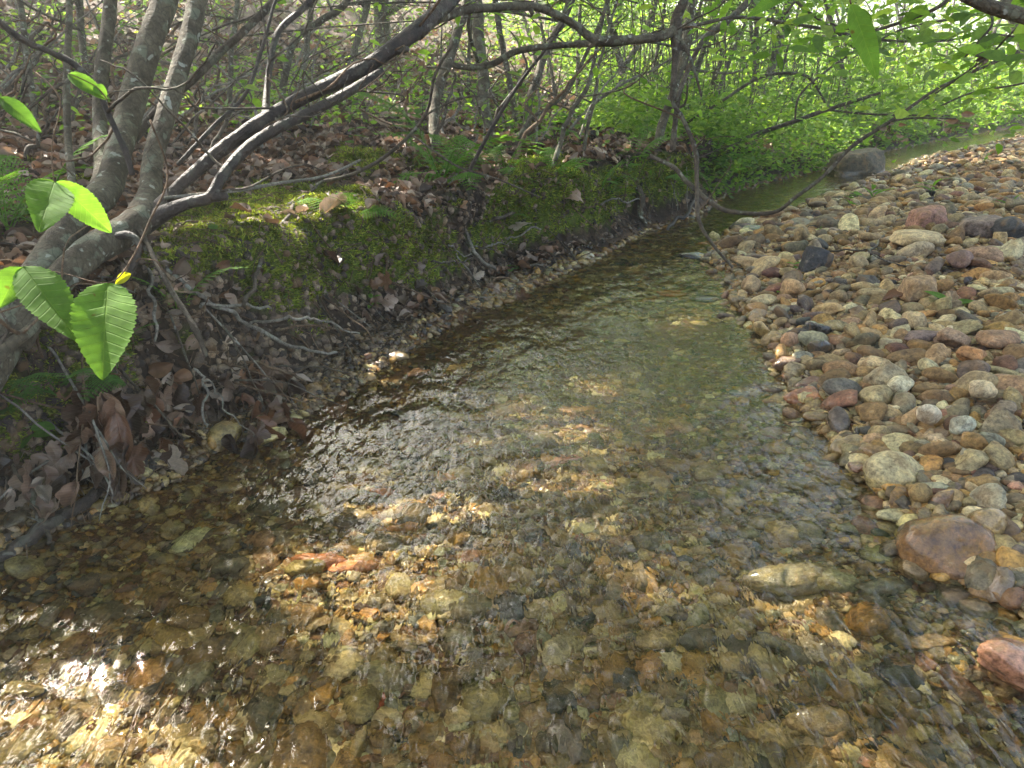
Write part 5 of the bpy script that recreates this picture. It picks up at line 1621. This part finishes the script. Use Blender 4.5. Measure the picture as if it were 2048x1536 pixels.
for k in range(46):           # roots and stems hanging down the raw face
    t_ = r.uniform(0, 1)
    i = min(int(t_ * 11) + 3, len(LEFT) - 3)
    a, b = LEFT[i], LEFT[i + 1]
    f = r.uniform(); p = a * (1 - f) + b * f
    nrm = np.array([-(b - a)[1], (b - a)[0]]); nrm /= np.linalg.norm(nrm)
    q = p + nrm * r.uniform(.10, .28)
    P = surf(np.array([q[0]]), np.array([q[1]]))[0]
    e = np.array([*(p + nrm * r.uniform(-.02, .05) + (b - a) / np.linalg.norm(b - a) * r.normal(0, .12)), r.uniform(-.01, .03)])
    m = (P + e) / 2 - np.array([*(nrm * .03), 0]) + r.normal(0, .02, 3)
    bag = Bag()
    Q, qq = smooth_path([P, m, e], [.0028 * r.uniform(.4, 1.2), .002, .0008], 6, .003, k)
    addtube(bag, Q - P, qq, 5, .2, k)
    o = mkobj('root', bag.mesh('root', (M_TWIG_BROWN, M_BARK_THIN, M_TWIG_PALE)[k % 3]), label='thin root or twig hanging down the raw face of the left bank', cat='root', group='roots hanging on the bank face')
    o.location = P

# ------------------------------------------------------------------ large dead leaves, each its own object
LOBED = [mkmesh('dead_leaf', *leaf_lobed(k, (3, 5, 5)[k % 3], (0.9, 0.5, 1.3)[k % 3])[:2], M_DEADV, uv=leaf_lobed(k, (3, 5, 5)[k % 3], 1)[2]) for k in range(6)]
LONG = []
for k in range(5):
    V, F, uv = leaf_fine(16, 9, 0.03, 0.8, 0.35, .27, (.3, -.25)[k % 2], 200 + k, 9)
    LONG.append(mkmesh('dead_leaf', V, F, M_DEADV, uv=uv))
def dead_leaf(P, size, label, group, col, r, hang=False, lobed=None, flatness=1.0):
    lobed = r.uniform() < .5 if lobed is None else lobed
    o = bpy.data.objects.new('dead_leaf', LOBED[r.integers(6)] if lobed else LONG[r.integers(5)])
    link(o); tagobj(o, label, 'dead leaf', group)
    o.location = P
    if hang: o.rotation_euler = (r.uniform(-1.0, 1.0), r.uniform(.5, 1.7), r.uniform(-2.6, -.6))
    else: o.rotation_euler = (r.normal(0, .35 * flatness), r.normal(0, .35 * flatness), r.uniform(0, 6.28))
    o.scale = (size, size, size * r.uniform(.8, 1.3))
    o.color = (*(np.array(col) * r.uniform(.75, 1.2)), 1)
    return o
r = np.random.default_rng(90)
NAMED = [(1140, 385, .13, DEADS[6], 'pale brown oak leaf lying at the lip of the bank'), (640, 435, .09, DEADS[3], 'pale tan leaf standing on the moss'), (655, 455, .07, DEADS[4], 'orange brown leaf lying on the moss'),
         (1025, 455, .09, DEADS[3], 'curled tan leaf hanging on the bank face'), (845, 430, .08, DEADS[4], 'orange leaf on the lip before the long dark shoot'),
         (330, 905, .075, DEADS[3], 'pale broad dead leaf above the water at the root tangle'), (205, 890, .07, DEADS[3], 'tan dead leaf with torn edge left of the tangle'),
         (140, 905, .075, DEADS[0], 'rust brown dead leaf at the left under the fern'), (90, 965, .06, DEADS[3], 'small crumpled tan leaf low at the left edge'),
         (545, 800, .07, DEADS[3], 'tan leaf at the right end of the dead leaf tangle'), (480, 760, .085, DEADS[1], 'large brown leaf crowning the tangle'),
         (615, 530, .05, DEADS[3], 'curled leaf standing on the mossy face'), (270, 790, .09, DEADS[0], 'brown plane leaf hanging in the tangle'), (310, 830, .10, DEADS[6], 'long folded reddish leaf hanging in the tangle'),
         (125, 1010, .06, DEADS[1], 'wet tan leaf lying by the log'), (770, 590, .07, DEADS[1], 'tan leaf at the foot of the mossy bank'), (960, 545, .08, DEADS[3], 'pale leaf among roots at the water edge')]
for u, v, s, c, lb in NAMED:
    P, dep = hit(u, v)
    dead_leaf(P - ray(u, v) * .03 + [0, 0, .01], s, lb, 'large dead leaves', c, r, hang=(v > 500))
def tangle(n, us, vs, back, s0, s1, label, group, dark):
    for k in range(n):
        u, v = r.uniform(*us), None
        v = vs[0] + (vs[1] - vs[0]) * r.uniform() + (us[1] - u) * back
        P, dep = hit(u, v)
        if sdist(P[0], P[1], LEFT) < -.03: continue
        dead_leaf(P - ray(u, v) * r.uniform(.0, .07), r.uniform(s0, s1), label, group, DEADS[r.integers(7)] * dark, r, hang=True)
tangle(80, (180, 600), (720, 860), .12, .045, .09, 'wet brown dead leaf wadded in the tangle below the shrub', 'dead leaves in the tangle below the shrub', np.array([.62, .5, .42]))
for u, v, s_, lb in ((1760, 620, .05, 'small curled brown leaf caught among the gravel of the bar'), (1590, 560, .05, 'reddish dead leaf beside the upright black slab'), (1925, 590, .045, 'dry tan leaf scrap on the gravel'),
                    (1700, 520, .06, 'brown dead leaf lying on the far gravel'), (1860, 385, .10, 'dead leaf lying at the far side of the bar')):
    P, dep = hit(u, v)
    dead_leaf(P + [0, 0, .03], s_, lb, None, DEADS[r.integers(7)], r)
tangle(26, (20, 260), (880, 960), .12, .04, .07, 'brown dead leaf heaped at the lower left foot of the bank', 'dead leaves at the lower left foot of the bank', .7)
tangle(40, (620, 1160), (500, 640), .0, .03, .06, 'small brown dead leaf washed up along the left water edge', 'dead leaves along the left water edge', .8)

# thin bare shoots that fill the slope and the edge of the thicket
r = np.random.default_rng(123)
k = 0
while k < 125:
    u, v = r.uniform(-40, 1350), r.uniform(70, 330)
    P, dep = hit(u, v)
    if sdist(P[0], P[1], LEFT) < .25 or dep > 12: continue
    lean = r.normal(0.35, .5)
    hgt = r.uniform(90, 260)
    w = r.uniform(.004, .010) * FPX / dep
    L = [(u, v, dep, w), (u + lean * hgt * .3, v - hgt * .35, dep + .02, w * .85), (u + lean * hgt * .75 + r.normal(0, 14), v - hgt * .7, dep, w * .6), (u + lean * hgt * 1.1 + r.normal(0, 22), v - hgt, dep - .05, w * .35)]
    S = [(L[1][0], L[1][1], dep, w * .5), (L[1][0] + r.normal(0, 40), L[1][1] - 40, dep, w * .4), (L[1][0] + r.normal(0, 90), L[1][1] - 90, dep, w * .2)]
    L[0] = (u, v + 4, dep, w)
    twig_thing('shoot', [L, S], (M_BARK_THIN, M_TWIG_PALE, M_TWIG_BROWN)[k % 3], 'thin bare shoot standing in the leaf litter of the left slope', 'shoot', 'bare shoots on the left slope', jit=.008, seed=700 + k)
    k += 1

# crumbled soil, bits of bark and broken twigs on the raw bank
r = np.random.default_rng(321)
bag = Bag()
def t_face(x, y):
    dl = sdist(x, y, LEFT)
    return (dl > -0.01) & (dl < 0.55) & inview(np.stack([x, y, np.full_like(x, 0.15)], -1), 80)
xy = view_points(r, 9000, 0.9, 6.0, t_face)
P, nn = surfn(xy[:, 0], xy[:, 1], 0.02)
n = len(P)
SO = np.array([(0.05, 0.034, 0.022), (0.09, 0.062, 0.04), (0.035, 0.025, 0.018), (0.14, 0.10, 0.065), (0.20, 0.15, 0.10)])
rad = np.exp(r.uniform(math.log(.003), math.log(.013), n))
sh = r.integers(0, 10, n)
R = frames(nn + r.normal(0, .5, (n, 3)), r.uniform(0, 6.28, n))
col = SO[r.integers(0, 5, n)] * r.uniform(.7, 1.3, (n, 1))
for q in range(10):
    m = sh == q
    V, FF, C, _ = scatter(SHAPE[1][q][0], SHAPE[1][q][1], P[m], R[m], np.stack([rad[m] * 1.3, rad[m], rad[m] * .7], -1), col[m])
    bag.add(V, FF, C)
mkobj('soil_crumbs', bag.mesh('soil_crumbs', M_GRAVEL), label='crumbled dark soil and grit on the raw face of the left bank', cat='soil', kind='stuff')
bag = Bag()
xy = view_points(r, 2600, 1.0, 7.0, lambda x, y: (sdist(x, y, LEFT) > 0.0) & (sdist(x, y, LEFT) < 3.5) & inview(np.stack([x, y, np.full_like(x, 0.3)], -1), 60))
P, nn = surfn(xy[:, 0], xy[:, 1], 0.03)
dd = np.hypot(P[:, 0], P[:, 1])
for k in range(len(P)):
    ln = r.uniform(.02, .11) * (0.7 + dd[k] * .2)
    d = r.normal(size=3); d -= nn[k] * (d @ nn[k]) * .8; d /= np.linalg.norm(d)
    c0 = P[k] + nn[k] * .008
    w = r.uniform(.0006, .0018) * (0.7 + dd[k] * .25)
    addtube(bag, np.array([c0 - d * ln / 2, c0 + r.normal(0, ln * .06, 3), c0 + d * ln / 2]), np.array([w, w * .9, w * .5]), 4)
mkobj('twig_debris', bag.mesh('twig_debris', M_TWIG_BROWN), label='fine broken twigs littering the left bank', cat='twigs', kind='stuff')

# ------------------------------------------------------------------ the air under the trees
hm, t = newmat('haze_air')
n = N(t)
pv = n('ShaderNodeVolumePrincipled', {'Color': (0.88, 0.93, 0.86, 1), 'Density': 0.008, 'Anisotropy': 0.3})
o_ = n('ShaderNodeOutputMaterial')
t.links.new(pv.outputs[0], o_.inputs['Volume'])
_g = land(np.linspace(-60, 60, 60)[:, None] + np.zeros((60, 60)), np.linspace(-60, 76, 60)[None] + np.zeros((60, 60)))[0]
bx = np.array([[x, y, z] for x in (-76, 76) for y in (-76, 76) for z in (-1.2, float(_g.max()) + 6)], float)
F = np.array([[0, 1, 3, 2], [4, 6, 7, 5], [0, 4, 5, 1], [2, 3, 7, 6], [0, 2, 6, 4], [1, 5, 7, 3]])
mkobj('haze', mkmesh('haze', bx, F, hm, smooth=False), kind='stuff', label='thin luminous haze among the trees', cat='haze')
print('ground max', _g.max())
#MARK4
